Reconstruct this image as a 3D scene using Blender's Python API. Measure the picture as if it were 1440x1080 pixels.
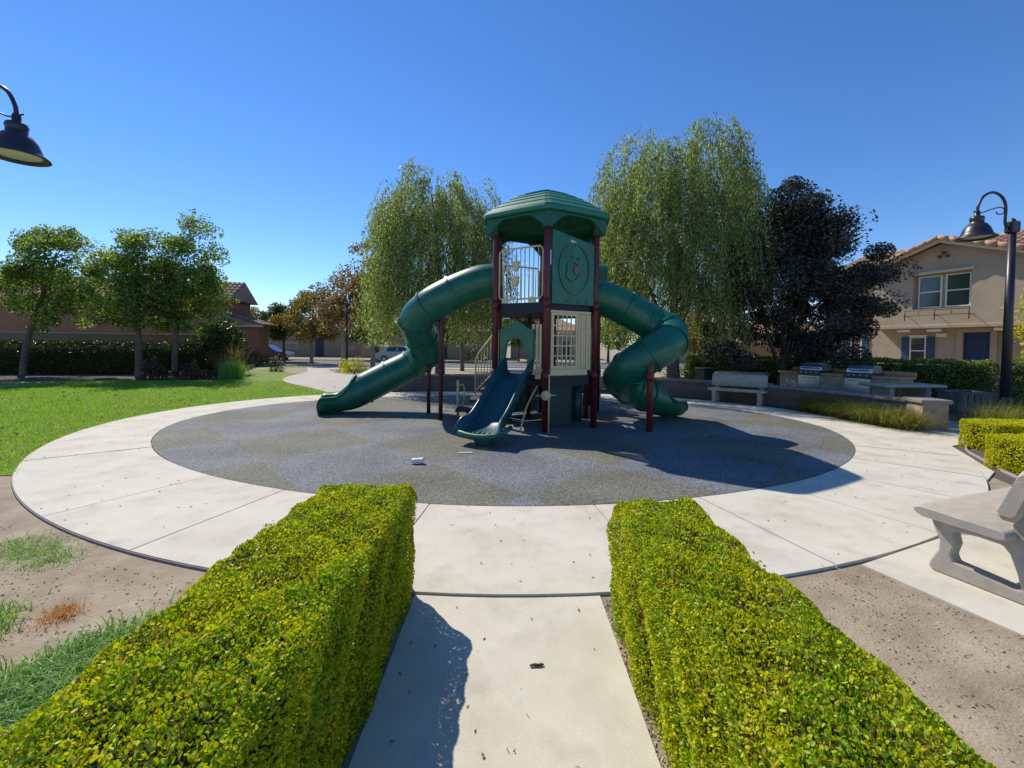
import bpy, math, random
import numpy as np
from mathutils import Vector, Matrix, Quaternion

for o in list(bpy.data.objects): bpy.data.objects.remove(o)
sc = bpy.context.scene
C = sc.collection
rad = math.radians

# ------------------------------------------------------------------ camera, sky, sun, exposure
F_PX, W_PX, H_PX = 600.0, 1440.0, 1080.0
EYE = 1.63
cam_d = bpy.data.cameras.new("camera"); cam = bpy.data.objects.new("camera", cam_d); C.objects.link(cam)
cam_d.sensor_fit = 'HORIZONTAL'; cam_d.sensor_width = 36.0; cam_d.lens = 36.0 * F_PX / W_PX
PITCH, ROLL = rad(1.5), rad(0.7)
cam.location = (0, 0, EYE)
cam.rotation_mode = 'QUATERNION'
cam.rotation_quaternion = (Matrix.Rotation(rad(90) - PITCH, 3, 'X') @ Matrix.Rotation(ROLL, 3, 'Z')).to_quaternion()
cam_d.shift_x = 2.0 / W_PX
cam_d.shift_y = -(540 - (485 + F_PX * math.tan(PITCH))) / W_PX
cam_d.clip_start = 0.05; cam_d.clip_end = 3000
sc.camera = cam

SUN_AZ, SUN_EL = rad(41), rad(46.5)          # azimuth measured from straight ahead towards the left
SUN_DIR = Vector((-math.sin(SUN_AZ) * math.cos(SUN_EL), math.cos(SUN_AZ) * math.cos(SUN_EL), math.sin(SUN_EL)))
w = bpy.data.worlds.new("World"); sc.world = w; w.use_nodes = True
nt = w.node_tree; nt.nodes.clear()
sky = nt.nodes.new('ShaderNodeTexSky'); sky.sky_type = 'NISHITA'; sky.sun_disc = False
sky.sun_elevation = SUN_EL; sky.sun_rotation = -SUN_AZ
sky.altitude = 300; sky.air_density = 1.0; sky.dust_density = 0.0; sky.ozone_density = 6.0
bg = nt.nodes.new('ShaderNodeBackground'); bg.inputs[1].default_value = 0.15
ow = nt.nodes.new('ShaderNodeOutputWorld')
hs = nt.nodes.new('ShaderNodeHueSaturation'); hs.inputs['Saturation'].default_value = 1.16; hs.inputs['Hue'].default_value = 0.506
nt.links.new(sky.outputs[0], hs.inputs['Color']); nt.links.new(hs.outputs[0], bg.inputs[0]); nt.links.new(bg.outputs[0], ow.inputs[0])
sl = bpy.data.lights.new("sun", 'SUN'); sl.energy = 4.7; sl.angle = rad(0.53); sl.color = (1.0, 0.91, 0.77)
so = bpy.data.objects.new("sun", sl); C.objects.link(so)
so.rotation_euler = SUN_DIR.to_track_quat('Z', 'Y').to_euler(); so.location = (-30, 40, 50)
sc.view_settings.view_transform = 'Standard'; sc.view_settings.look = 'None'
sc.view_settings.exposure = 0.1; sc.view_settings.gamma = 1.0

# ------------------------------------------------------------------ materials
MAT = {}
def mat(name, col, rough=0.7, col2=None, scale=8.0, bump=0.0, bscale=60.0, metal=0.0, spec=0.5, detail=6.0, lo=0.35, hi=0.65, stretch=None, col3=None, coat=0.0):
    m = bpy.data.materials.new(name); m.use_nodes = True; MAT[name] = m
    n = m.node_tree.nodes; l = m.node_tree.links
    b = n['Principled BSDF']
    b.inputs['Roughness'].default_value = rough; b.inputs['Metallic'].default_value = metal
    b.inputs['Specular IOR Level'].default_value = spec
    if coat: b.inputs['Coat Weight'].default_value = coat
    b.inputs['Base Color'].default_value = (*col, 1)
    tc = n.new('ShaderNodeTexCoord'); src = tc.outputs['Object']
    if stretch:
        mp = n.new('ShaderNodeMapping'); mp.inputs['Scale'].default_value = stretch
        l.new(src, mp.inputs[0]); src = mp.outputs[0]
    if col2:
        t = n.new('ShaderNodeTexNoise'); t.inputs['Scale'].default_value = scale; t.inputs['Detail'].default_value = detail
        t.inputs['Roughness'].default_value = 0.65
        l.new(src, t.inputs['Vector'])
        r = n.new('ShaderNodeValToRGB'); r.color_ramp.elements[0].position = lo; r.color_ramp.elements[1].position = hi
        r.color_ramp.elements[0].color = (*col, 1); r.color_ramp.elements[1].color = (*col2, 1)
        if col3:
            e = r.color_ramp.elements.new((lo + hi) / 2); e.color = (*col3, 1)
        l.new(t.outputs[0], r.inputs[0]); l.new(r.outputs[0], b.inputs['Base Color'])
    if bump:
        t2 = n.new('ShaderNodeTexNoise'); t2.inputs['Scale'].default_value = bscale; t2.inputs['Detail'].default_value = 5
        l.new(src, t2.inputs['Vector'])
        bp = n.new('ShaderNodeBump'); bp.inputs['Strength'].default_value = bump; bp.inputs['Distance'].default_value = 0.02
        l.new(t2.outputs[0], bp.inputs['Height']); l.new(bp.outputs[0], b.inputs['Normal'])
    return m

def leaf_mat(name, cols, trans=0.45, rough=0.45, spec=0.4):
    """leaf colour varies from leaf to leaf; light passes through"""
    m = bpy.data.materials.new(name); m.use_nodes = True; MAT[name] = m
    n = m.node_tree.nodes; l = m.node_tree.links
    b = n['Principled BSDF']; out = n['Material Output']
    g = n.new('ShaderNodeNewGeometry')
    r = n.new('ShaderNodeValToRGB')
    els = r.color_ramp.elements
    while len(els) < len(cols): els.new(0.5)
    for i, c in enumerate(cols):
        els[i].position = i / (len(cols) - 1); els[i].color = (*c, 1)
    l.new(g.outputs['Random Per Island'], r.inputs[0])
    b.inputs['Roughness'].default_value = rough; b.inputs['Specular IOR Level'].default_value = spec
    l.new(r.outputs[0], b.inputs['Base Color'])
    tr = n.new('ShaderNodeBsdfTranslucent')
    mx = n.new('ShaderNodeMix'); mx.data_type = 'RGBA'; mx.blend_type = 'MULTIPLY'; mx.inputs[0].default_value = 1.0
    l.new(r.outputs[0], mx.inputs[6]); mx.inputs[7].default_value = (1.5, 1.45, 0.6, 1)
    l.new(mx.outputs[2], tr.inputs[0])
    ms = n.new('ShaderNodeMixShader'); ms.inputs[0].default_value = trans
    l.new(b.outputs[0], ms.inputs[1]); l.new(tr.outputs[0], ms.inputs[2]); l.new(ms.outputs[0], out.inputs[0])
    return m

mat('dirt', (0.22, 0.165, 0.11), 0.95, (0.45, 0.375, 0.265), 2.8, 0.45, 70, col3=(0.33, 0.265, 0.18), detail=15, lo=0.28, hi=0.72)
mat('mulch', (0.05, 0.035, 0.025), 0.95, (0.11, 0.075, 0.05), 9, 1.0, 60)
mat('lawn_soil', (0.12, 0.21, 0.018), 0.9, (0.20, 0.30, 0.03), 1.3, 1.0, 120, detail=9)
def concrete_material():
    m = mat('concrete', (0.49, 0.455, 0.365), 0.88, (0.655, 0.615, 0.51), 1.6, 0, detail=12, lo=0.3, hi=0.7, col3=(0.60, 0.56, 0.46))
    n = m.node_tree.nodes; l = m.node_tree.links; b = n['Principled BSDF']
    src = b.inputs['Base Color'].links[0].from_socket; tc = n.new('ShaderNodeTexCoord')
    def noise(scale, detail=4, vec=None):
        t = n.new('ShaderNodeTexNoise'); t.inputs['Scale'].default_value = scale; t.inputs['Detail'].default_value = detail
        l.new(vec or tc.outputs['Object'], t.inputs['Vector']); return t.outputs[0]
    def rng_(sock, a, b_, c, d):
        r = n.new('ShaderNodeMapRange'); r.inputs[1].default_value = a; r.inputs[2].default_value = b_; r.inputs[3].default_value = c; r.inputs[4].default_value = d
        l.new(sock, r.inputs[0]); return r.outputs[0]
    def mul(a, b_):
        k = n.new('ShaderNodeMath'); k.operation = 'MULTIPLY'; l.new(a, k.inputs[0]); l.new(b_, k.inputs[1]); return k.outputs[0]
    fac = mul(rng_(noise(180, 2), 0.3, 0.7, 0.90, 1.07), rng_(noise(3.3, 10), 0.56, 0.74, 1.0, 0.80))     # speckle, stains
    sp = n.new('ShaderNodeTexVoronoi'); sp.inputs['Scale'].default_value = 5.0; l.new(tc.outputs['Object'], sp.inputs['Vector'])
    fac = mul(fac, rng_(sp.outputs['Distance'], 0.03, 0.05, 0.72, 1.0))                                       # dark spots
    v = n.new('ShaderNodeVectorMath'); v.operation = 'SCALE'; l.new(src, v.inputs[0]); l.new(fac, v.inputs['Scale']); l.new(v.outputs[0], b.inputs['Base Color'])
    mp = n.new('ShaderNodeMapping'); mp.inputs['Scale'].default_value = (14, 320, 1); l.new(tc.outputs['Object'], mp.inputs[0])
    bp = n.new('ShaderNodeBump'); bp.inputs['Strength'].default_value = 0.25; bp.inputs['Distance'].default_value = 0.004
    l.new(noise(1.0, 3, mp.outputs[0]), bp.inputs['Height']); l.new(bp.outputs[0], b.inputs['Normal'])
concrete_material()
mat('joint', (0.10, 0.085, 0.07), 0.95)
mat('far_concrete', (0.42, 0.39, 0.34), 0.9, (0.48, 0.45, 0.39), 0.6)
mat('asphalt', (0.10, 0.10, 0.105), 0.9, (0.15, 0.15, 0.155), 0.8, 0.3, 90)
mat('kerb', (0.42, 0.40, 0.36), 0.9)
mat('purple_edging', (0.27, 0.19, 0.21), 0.8, (0.34, 0.25, 0.26), 6)
mat('teal', (0.003, 0.095, 0.056), 0.40, (0.008, 0.148, 0.086), 3.5, 0.03, 40, coat=0.12, detail=10)
mat('teal_panel', (0.003, 0.082, 0.052), 0.5, (0.006, 0.105, 0.066), 3)
mat('slide_blue', (0.005, 0.055, 0.075), 0.4, (0.007, 0.075, 0.09), 3, coat=0.1)
mat('roof_teal', (0.012, 0.145, 0.085), 0.55, (0.018, 0.19, 0.115), 5)
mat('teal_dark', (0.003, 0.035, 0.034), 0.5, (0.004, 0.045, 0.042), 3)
mat('maroon', (0.085, 0.010, 0.014), 0.42, (0.11, 0.016, 0.02), 5)
mat('red_post', (0.15, 0.016, 0.013), 0.45, (0.20, 0.025, 0.018), 6)
mat('dial_pink', (0.22, 0.10, 0.10), 0.6)
mat('beige', (0.60, 0.50, 0.27), 0.5, (0.68, 0.58, 0.34), 6)
mat('deck_rubber', (0.006, 0.009, 0.018), 0.6, (0.012, 0.016, 0.028), 30)
mat('step_black', (0.012, 0.012, 0.015), 0.6, (0.025, 0.025, 0.03), 30)
mat('steel', (0.55, 0.55, 0.55), 0.28, (0.62, 0.62, 0.63), 20, metal=0.9, stretch=(1, 1, 14))
mat('dark_steel', (0.08, 0.08, 0.085), 0.4, metal=0.7)
mat('lamp_metal', (0.022, 0.018, 0.028), 0.38, (0.03, 0.025, 0.036), 8, spec=0.5)
mat('lamp_lens', (0.55, 0.58, 0.45), 0.35)
mat('precast', (0.37, 0.33, 0.27), 0.9, (0.45, 0.40, 0.335), 14, 0.18, 110)
mat('wall_block', (0.115, 0.09, 0.075), 0.95, (0.17, 0.135, 0.11), 5, 0.5, 35)
mat('wall_cap', (0.20, 0.185, 0.165), 0.9, (0.27, 0.25, 0.22), 4)
mat('garden_wall', (0.24, 0.16, 0.10), 0.95, (0.29, 0.20, 0.13), 2, 0.3, 30)
mat('counter_stone', (0.30, 0.22, 0.15), 0.9, (0.45, 0.35, 0.24), 7, 0.6, 20)
mat('counter_top', (0.42, 0.21, 0.11), 0.6, (0.50, 0.27, 0.15), 6)
mat('bin_wood', (0.085, 0.08, 0.078), 0.8, (0.13, 0.12, 0.115), 6, stretch=(6, 6, 0.6))
mat('bin_green', (0.01, 0.03, 0.03), 0.5)
mat('stucco_tan', (0.37, 0.29, 0.205), 0.95, (0.43, 0.345, 0.25), 1.2, 0.5, 60)
mat('stucco_trim', (0.56, 0.47, 0.35), 0.9)
mat('stucco_orange', (0.33, 0.16, 0.09), 0.95, (0.38, 0.19, 0.11), 1.0, 0.4, 50)
mat('stucco_cream', (0.46, 0.38, 0.27), 0.95, (0.52, 0.43, 0.32), 0.8)
mat('stucco_pale', (0.36, 0.28, 0.20), 0.95, (0.42, 0.33, 0.24), 0.8)
mat('roof_tile', (0.36, 0.21, 0.13), 0.9, (0.52, 0.36, 0.25), 2.2, 0.3, 40, col3=(0.45, 0.27, 0.17), detail=8)
mat('roof_tile_brown', (0.24, 0.14, 0.10), 0.9, (0.38, 0.25, 0.18), 2.0, 0.3, 40)
mat('white_paint', (0.72, 0.70, 0.65), 0.6)
mat('glass', (0.02, 0.04, 0.045), 0.08, (0.03, 0.055, 0.06), 0.7, spec=0.8)
mat('shutter_blue', (0.018, 0.055, 0.095), 0.6, (0.025, 0.07, 0.12), 4)
mat('door_blue', (0.006, 0.022, 0.075), 0.5, (0.008, 0.028, 0.09), 3)
mat('iron', (0.02, 0.018, 0.018), 0.5)
mat('clay_vent', (0.14, 0.05, 0.03), 0.9)
mat('bark', (0.10, 0.075, 0.055), 0.95, (0.19, 0.15, 0.115), 7, 1.0, 25, stretch=(1, 1, 0.25))
mat('bark_dark', (0.04, 0.032, 0.028), 0.95, (0.075, 0.06, 0.05), 7, 1.0, 25, stretch=(1, 1, 0.25))
mat('bark_pale', (0.26, 0.22, 0.17), 0.95, (0.36, 0.31, 0.25), 6, 0.6, 20)
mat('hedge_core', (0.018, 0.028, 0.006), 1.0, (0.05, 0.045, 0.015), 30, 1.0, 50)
mat('paper_cup', (0.78, 0.74, 0.72), 0.6)
mat('straw_red', (0.5, 0.05, 0.06), 0.5)
mat('litter_white', (0.75, 0.75, 0.75), 0.6)
mat('dry_leaf', (0.33, 0.17, 0.09), 0.9, (0.42, 0.24, 0.14), 20)
mat('twig', (0.10, 0.06, 0.04), 0.95)
mat('tyre', (0.015, 0.015, 0.015), 0.9)
mat('car_blue', (0.02, 0.035, 0.10), 0.3, coat=0.6)
mat('car_white', (0.65, 0.65, 0.66), 0.3, coat=0.6)
mat('tail_red', (0.4, 0.02, 0.02), 0.3)
leaf_mat('box_leaf', [(0.08, 0.17, 0.008), (0.19, 0.34, 0.010), (0.29, 0.46, 0.012), (0.42, 0.54, 0.015), (0.50, 0.52, 0.018), (0.34, 0.24, 0.05)], 0.36, 0.42, 0.4)
leaf_mat('box_leaf_yellow', [(0.32, 0.40, 0.010), (0.56, 0.58, 0.016), (0.72, 0.64, 0.022)], 0.36, 0.5, 0.3)
leaf_mat('box_leaf_brown', [(0.10, 0.07, 0.02), (0.22, 0.16, 0.04), (0.32, 0.20, 0.07)], 0.3, 0.7, 0.2)
leaf_mat('hedge_leaf', [(0.07, 0.12, 0.025), (0.16, 0.23, 0.05), (0.34, 0.40, 0.12)], 0.4, 0.5, 0.35)
leaf_mat('hedge_dark', [(0.012, 0.03, 0.008), (0.035, 0.065, 0.015), (0.09, 0.13, 0.03)], 0.25, 0.4)
leaf_mat('broad_leaf', [(0.05, 0.10, 0.025), (0.10, 0.18, 0.04), (0.20, 0.29, 0.07), (0.38, 0.44, 0.13)], 0.5, 0.55, 0.3)
leaf_mat('pepper_leaf', [(0.07, 0.11, 0.045), (0.15, 0.21, 0.08), (0.24, 0.31, 0.12), (0.44, 0.49, 0.25)], 0.5, 0.5, 0.35)
leaf_mat('dark_leaf', [(0.014, 0.020, 0.022), (0.034, 0.044, 0.040), (0.065, 0.07, 0.06), (0.14, 0.125, 0.10)], 0.15, 0.55, 0.25)
leaf_mat('autumn_leaf', [(0.12, 0.065, 0.04), (0.22, 0.12, 0.06), (0.15, 0.15, 0.05), (0.32, 0.20, 0.09)], 0.4, 0.5)
leaf_mat('gold_leaf', [(0.08, 0.10, 0.02), (0.24, 0.17, 0.04), (0.30, 0.22, 0.06)], 0.4, 0.5)
leaf_mat('olive_leaf', [(0.03, 0.06, 0.02), (0.07, 0.11, 0.03), (0.13, 0.16, 0.05)], 0.35, 0.5)
leaf_mat('grass_blade', [(0.13, 0.27, 0.010), (0.21, 0.39, 0.015), (0.31, 0.48, 0.03)], 0.5, 0.6, 0.2)
leaf_mat('weed_blade', [(0.13, 0.26, 0.06), (0.22, 0.40, 0.09), (0.33, 0.50, 0.15)], 0.5, 0.45, 0.4)
leaf_mat('tuft_blade', [(0.10, 0.13, 0.03), (0.20, 0.22, 0.05), (0.34, 0.33, 0.09)], 0.45, 0.5)
leaf_mat('straw_blade', [(0.48, 0.24, 0.09), (0.62, 0.36, 0.16)], 0.4, 0.8, 0.1)
leaf_mat('flax_blade', [(0.09, 0.07, 0.03), (0.20, 0.15, 0.05), (0.10, 0.12, 0.04)], 0.3, 0.5)
leaf_mat('pink_leaf', [(0.05, 0.06, 0.03), (0.16, 0.07, 0.06), (0.22, 0.10, 0.08)], 0.35, 0.5)
leaf_mat('fallen', [(0.35, 0.28, 0.18), (0.5, 0.45, 0.33), (0.25, 0.16, 0.08)], 0.1, 0.8)

# poured rubber: two speckled colours in a diagonal chequer
def rubber_material():
    m = bpy.data.materials.new('poured_rubber'); m.use_nodes = True; MAT['poured_rubber'] = m
    n = m.node_tree.nodes; l = m.node_tree.links; b = n['Principled BSDF']
    b.inputs['Roughness'].default_value = 0.8; b.inputs['Specular IOR Level'].default_value = 0.35
    tc = n.new('ShaderNodeTexCoord')
    wob = n.new('ShaderNodeTexNoise'); wob.inputs['Scale'].default_value = 5.0
    wa = n.new('ShaderNodeVectorMath'); wa.operation = 'MULTIPLY_ADD'
    wa.inputs[1].default_value = (0.10, 0.10, 0); l.new(wob.outputs['Color'], wa.inputs[0]); l.new(tc.outputs['Object'], wa.inputs[2])
    l.new(tc.outputs['Object'], wob.inputs['Vector'])
    mp = n.new('ShaderNodeMapping'); mp.vector_type = 'TEXTURE'
    side = 1.68
    mp.inputs['Location'].default_value = (0.17 + 0.05, 4.58 + 0.05, 0); mp.inputs['Rotation'].default_value = (0, 0, rad(45))
    mp.inputs['Scale'].default_value = (side, side, 1)
    l.new(wa.outputs[0], mp.inputs[0])
    sx = n.new('ShaderNodeSeparateXYZ'); l.new(mp.outputs[0], sx.inputs[0])
    cb = n.new('ShaderNodeCombineXYZ'); l.new(sx.outputs[0], cb.inputs[0]); l.new(sx.outputs[1], cb.inputs[1]); cb.inputs[2].default_value = 0.5
    ck = n.new('ShaderNodeTexChecker'); ck.inputs['Scale'].default_value = 1.0; l.new(cb.outputs[0], ck.inputs[0])
    ck.inputs[1].default_value = (1, 1, 1, 1); ck.inputs[2].default_value = (0, 0, 0, 1)
    def speck(cols):
        v = n.new('ShaderNodeTexVoronoi'); v.inputs['Scale'].default_value = 95.0; l.new(tc.outputs['Object'], v.inputs['Vector'])
        s = n.new('ShaderNodeSeparateColor'); l.new(v.outputs['Color'], s.inputs[0])
        r = n.new('ShaderNodeValToRGB'); r.color_ramp.interpolation = 'CONSTANT'
        els = r.color_ramp.elements
        while len(els) < len(cols): els.new(0.5)
        for i, c in enumerate(cols): els[i].position = i / len(cols); els[i].color = (*c, 1)
        l.new(s.outputs[0], r.inputs[0]); return r.outputs[0]
    a = speck([(0.068, 0.073, 0.080), (0.135, 0.146, 0.160), (0.175, 0.19, 0.205), (0.098, 0.104, 0.112), (0.235, 0.25, 0.265)])
    c = speck([(0.064, 0.065, 0.055), (0.13, 0.132, 0.105), (0.165, 0.165, 0.128), (0.09, 0.092, 0.076), (0.225, 0.225, 0.18)])
    mx = n.new('ShaderNodeMix'); mx.data_type = 'RGBA'; l.new(ck.outputs[1], mx.inputs[0]); l.new(a, mx.inputs[6]); l.new(c, mx.inputs[7])
    pn = n.new('ShaderNodeTexNoise'); pn.inputs['Scale'].default_value = 0.9; pn.inputs['Detail'].default_value = 5; l.new(tc.outputs['Object'], pn.inputs['Vector'])
    pr = n.new('ShaderNodeMapRange'); pr.inputs[1].default_value = 0.3; pr.inputs[2].default_value = 0.7; pr.inputs[3].default_value = 0.78; pr.inputs[4].default_value = 1.3
    l.new(pn.outputs[0], pr.inputs[0])
    ml = n.new('ShaderNodeVectorMath'); ml.operation = 'SCALE'; l.new(mx.outputs[2], ml.inputs[0]); l.new(pr.outputs[0], ml.inputs['Scale'])
    l.new(ml.outputs[0], b.inputs['Base Color'])
    v2 = n.new('ShaderNodeTexVoronoi'); v2.inputs['Scale'].default_value = 95.0; l.new(tc.outputs['Object'], v2.inputs['Vector'])
    bp = n.new('ShaderNodeBump'); bp.inputs['Strength'].default_value = 0.5; bp.inputs['Distance'].default_value = 0.006
    l.new(v2.outputs['Distance'], bp.inputs['Height']); l.new(bp.outputs[0], b.inputs['Normal'])
rubber_material()

# ------------------------------------------------------------------ helpers
def link(o, parent=None):
    C.objects.link(o)
    if parent: o.parent = parent
    return o
def tag(o, label=None, cat=None, group=None, kind=None):
    if label: o['label'] = label
    if cat: o['category'] = cat
    if group: o['group'] = group
    if kind: o['kind'] = kind
    return o
def empty(name, loc=(0, 0, 0), rz=0.0, label=None, cat=None, group=None):
    o = bpy.data.objects.new(name, None); link(o); o.location = loc; o.rotation_euler = (0, 0, rz)
    o.empty_display_size = 0.2
    return tag(o, label, cat, group)
def copy_tree(o, parent=None):
    c = o.copy(); C.objects.link(c); c.parent = parent
    for ch in list(o.children): copy_tree(ch, c)
    return c

class MB:
    def __init__(s): s.v = []; s.f = []; s.sm = []
    def add(s, vs, fs, smooth=False):
        b = len(s.v); s.v += [tuple(v) for v in vs]; s.f += [tuple(i + b for i in f) for f in fs]; s.sm += [smooth] * len(fs)
        return s
    def box(s, c, size, rz=0.0, rot=None, bev=0.0):
        hx, hy, hz = size[0] / 2, size[1] / 2, size[2] / 2
        M = rot if rot is not None else Matrix.Rotation(rz, 3, 'Z')
        c = Vector(c)
        if bev <= 0:
            vs = [c + M @ Vector((x * hx, y * hy, z * hz)) for z in (-1, 1) for y in (-1, 1) for x in (-1, 1)]
            fs = [(0, 2, 3, 1), (4, 5, 7, 6), (0, 1, 5, 4), (2, 6, 7, 3), (0, 4, 6, 2), (1, 3, 7, 5)]
            return s.add(vs, fs)
        b = min(bev, hx * .9, hy * .9, hz * .9)
        prof = []
        for (sx, sy) in ((1, 1), (-1, 1), (-1, -1), (1, -1)):
            cxx, cyy = sx * (hx - b), sy * (hy - b)
            a0 = math.atan2(sy, sx) - math.pi / 4
            for k in range(3): prof.append((cxx, cyy, a0 + k * math.pi / 4))
        rings = []
        for (zz, off) in ((-hz, 0), (-hz + b, b), (hz - b, b), (hz, 0)):
            rings.append([c + M @ Vector((x + off * math.cos(a), y + off * math.sin(a), zz)) for x, y, a in prof])
        n = len(prof); vs = sum(rings, [])
        fs = [tuple(reversed(range(n))), tuple(range(3 * n, 4 * n))]
        for r in range(3):
            for i in range(n): fs.append((r * n + i, r * n + (i + 1) % n, (r + 1) * n + (i + 1) % n, (r + 1) * n + i))
        return s.add(vs, fs)
    def tube(s, pts, r, n=8, smooth=True, cap=True):
        pts = [Vector(p) for p in pts]; m = len(pts)
        rs = r if isinstance(r, (list, tuple)) else [r] * m
        t0 = (pts[1] - pts[0]).normalized()
        up = Vector((0, 0, 1)) if abs(t0.z) < 0.9 else Vector((1, 0, 0))
        nx = t0.cross(up).normalized(); vs = []
        pt = t0
        for i, p in enumerate(pts):
            t = (pts[min(i + 1, m - 1)] - pts[max(i - 1, 0)]).normalized()
            q = pt.rotation_difference(t); nx = (q @ nx).normalized(); pt = t
            ny = t.cross(nx)
            for k in range(n):
                a = 2 * math.pi * k / n
                vs.append(p + (nx * math.cos(a) + ny * math.sin(a)) * rs[i])
        fs = [(i * n + k, i * n + (k + 1) % n, (i + 1) * n + (k + 1) % n, (i + 1) * n + k) for i in range(m - 1) for k in range(n)]
        s.add(vs, fs, smooth)
        if cap:
            b = len(s.v) - len(vs)
            s.f += [tuple(b + k for k in reversed(range(n))), tuple(b + (m - 1) * n + k for k in range(n))]; s.sm += [False, False]
        return s
    def prism(s, poly, z0, z1, M=None):
        """extrude a 2-D polygon (ccw) along z; M maps to place"""
        n = len(poly); vs = [Vector((x, y, z)) for z in (z0, z1) for x, y in poly]
        if M is not None: vs = [M @ v for v in vs]
        fs = [tuple(reversed(range(n))), tuple(range(n, 2 * n))] + [(i, (i + 1) % n, n + (i + 1) % n, n + i) for i in range(n)]
        return s.add(vs, fs)
    def band(s, outer, inner, z0, z1, M=None, closed=False):
        """solid strip between two equal-length 2-D polylines"""
        n = len(outer); vs = []
        for z in (z0, z1):
            for p in list(outer) + list(inner): vs.append(Vector((p[0], p[1], z)))
        if M is not None: vs = [M @ v for v in vs]
        N = 2 * n; fs = []
        rng = range(n) if closed else range(n - 1)
        for i in rng:
            j = (i + 1) % n
            fs += [(i, n + i, n + j, j), (N + i, N + j, N + n + j, N + n + i), (i, j, N + j, N + i), (n + i, N + n + i, N + n + j, n + j)]
        if not closed: fs += [(0, N, N + n, n), (n - 1, 2 * n - 1, N + 2 * n - 1, N + n - 1)]
        return s.add(vs, fs)
    def lathe(s, prof, c=(0, 0, 0), n=24, smooth=True, rot=None):
        c = Vector(c); vs = []
        for r, z in prof:
            for k in range(n):
                a = 2 * math.pi * k / n; v = Vector((r * math.cos(a), r * math.sin(a), z))
                vs.append(c + (rot @ v if rot is not None else v))
        fs = [(i * n + k, i * n + (k + 1) % n, (i + 1) * n + (k + 1) % n, (i + 1) * n + k) for i in range(len(prof) - 1) for k in range(n)]
        return s.add(vs, fs, smooth)
    def sweep(s, profs, pts, smooth=True, caps=True, dirs=None):
        """profs: one closed 2-D profile (side, up) per path point"""
        pts = [Vector(p) for p in pts]; m = len(pts); n = len(profs[0]); vs = []
        for i, p in enumerate(pts):
            t = dirs[i] if dirs else (pts[min(i + 1, m - 1)] - pts[max(i - 1, 0)]).normalized()
            sd = t.cross(Vector((0, 0, 1))).normalized(); u = sd.cross(t)
            for a, b in profs[i]: vs.append(p + sd * a + u * b)
        fs = [(i * n + k, i * n + (k + 1) % n, (i + 1) * n + (k + 1) % n, (i + 1) * n + k) for i in range(m - 1) for k in range(n)]
        s.add(vs, fs, smooth)
        if caps:
            b = len(s.v) - len(vs)
            s.f += [tuple(b + k for k in reversed(range(n))), tuple(b + (m - 1) * n + k for k in range(n))]; s.sm += [False, False]
        return s
    def build(s, name, material, parent=None):
        me = bpy.data.meshes.new(name); me.from_pydata(s.v, [], s.f)
        me.polygons.foreach_set('use_smooth', s.sm)
        me.materials.append(MAT[material]); me.validate()
        return link(bpy.data.objects.new(name, me), parent)

def np_mesh(name, verts, quads, material, parent=None, smooth=False):
    me = bpy.data.meshes.new(name)
    k = quads.shape[1]
    me.vertices.add(len(verts)); me.vertices.foreach_set('co', np.asarray(verts, dtype=np.float32).ravel())
    me.loops.add(quads.size); me.loops.foreach_set('vertex_index', quads.ravel().astype(np.int32))
    me.polygons.add(len(quads)); me.polygons.foreach_set('loop_start', np.arange(0, quads.size, k, dtype=np.int32))
    me.update(calc_edges=True)
    me.materials.append(MAT[material])
    o = link(bpy.data.objects.new(name, me), parent)
    if parent: o['kind'] = 'stuff'
    return o

def unit(a): return a / np.maximum(np.linalg.norm(a, axis=1, keepdims=True), 1e-9)
def leaves(name, P, D, length, width, material, parent=None, rng=None, curl=0.25):
    """one folded leaf per point: P centres, D long axes"""
    n = len(P); D = unit(D)
    R = unit(rng.normal(size=(n, 3))); S = unit(np.cross(D, R)); N = np.cross(S, D)
    L = (length * rng.uniform(0.7, 1.3, n))[:, None]; Wd = (width * rng.uniform(0.75, 1.25, n))[:, None]
    V = np.empty((n, 4, 3))
    V[:, 0] = P - D * L * 0.5
    V[:, 1] = P + S * Wd * 0.5 + N * Wd * curl
    V[:, 2] = P + D * L * 0.5
    V[:, 3] = P - S * Wd * 0.5 + N * Wd * curl
    return np_mesh(name, V.reshape(-1, 3), np.arange(4 * n).reshape(n, 4), material, parent)
def round_leaves(name, P, D, length, width, material, parent=None, rng=None):
    """small rounded cupped leaves, six points each"""
    n = len(P); D = unit(D)
    R = unit(rng.normal(size=(n, 3))); S = unit(np.cross(D, R)); N = np.cross(S, D)
    L = (length * rng.uniform(0.65, 1.3, n))[:, None]; Wd = (width * rng.uniform(0.75, 1.25, n))[:, None]
    V = np.empty((n, 6, 3))
    for j, (a, b, c) in enumerate(((-0.5, 0, 0), (-0.12, 0.46, 0.16), (0.30, 0.40, 0.16), (0.5, 0, 0.02), (0.30, -0.40, 0.16), (-0.12, -0.46, 0.16))):
        V[:, j] = P + D * L * a + S * Wd * b + N * Wd * c
    idx = np.arange(n)[:, None] * 6
    q = np.concatenate([idx + np.array([[0, 1, 2, 3]]), idx + np.array([[0, 3, 4, 5]])], 0)
    return np_mesh(name, V.reshape(-1, 3), q, material, parent)
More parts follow.
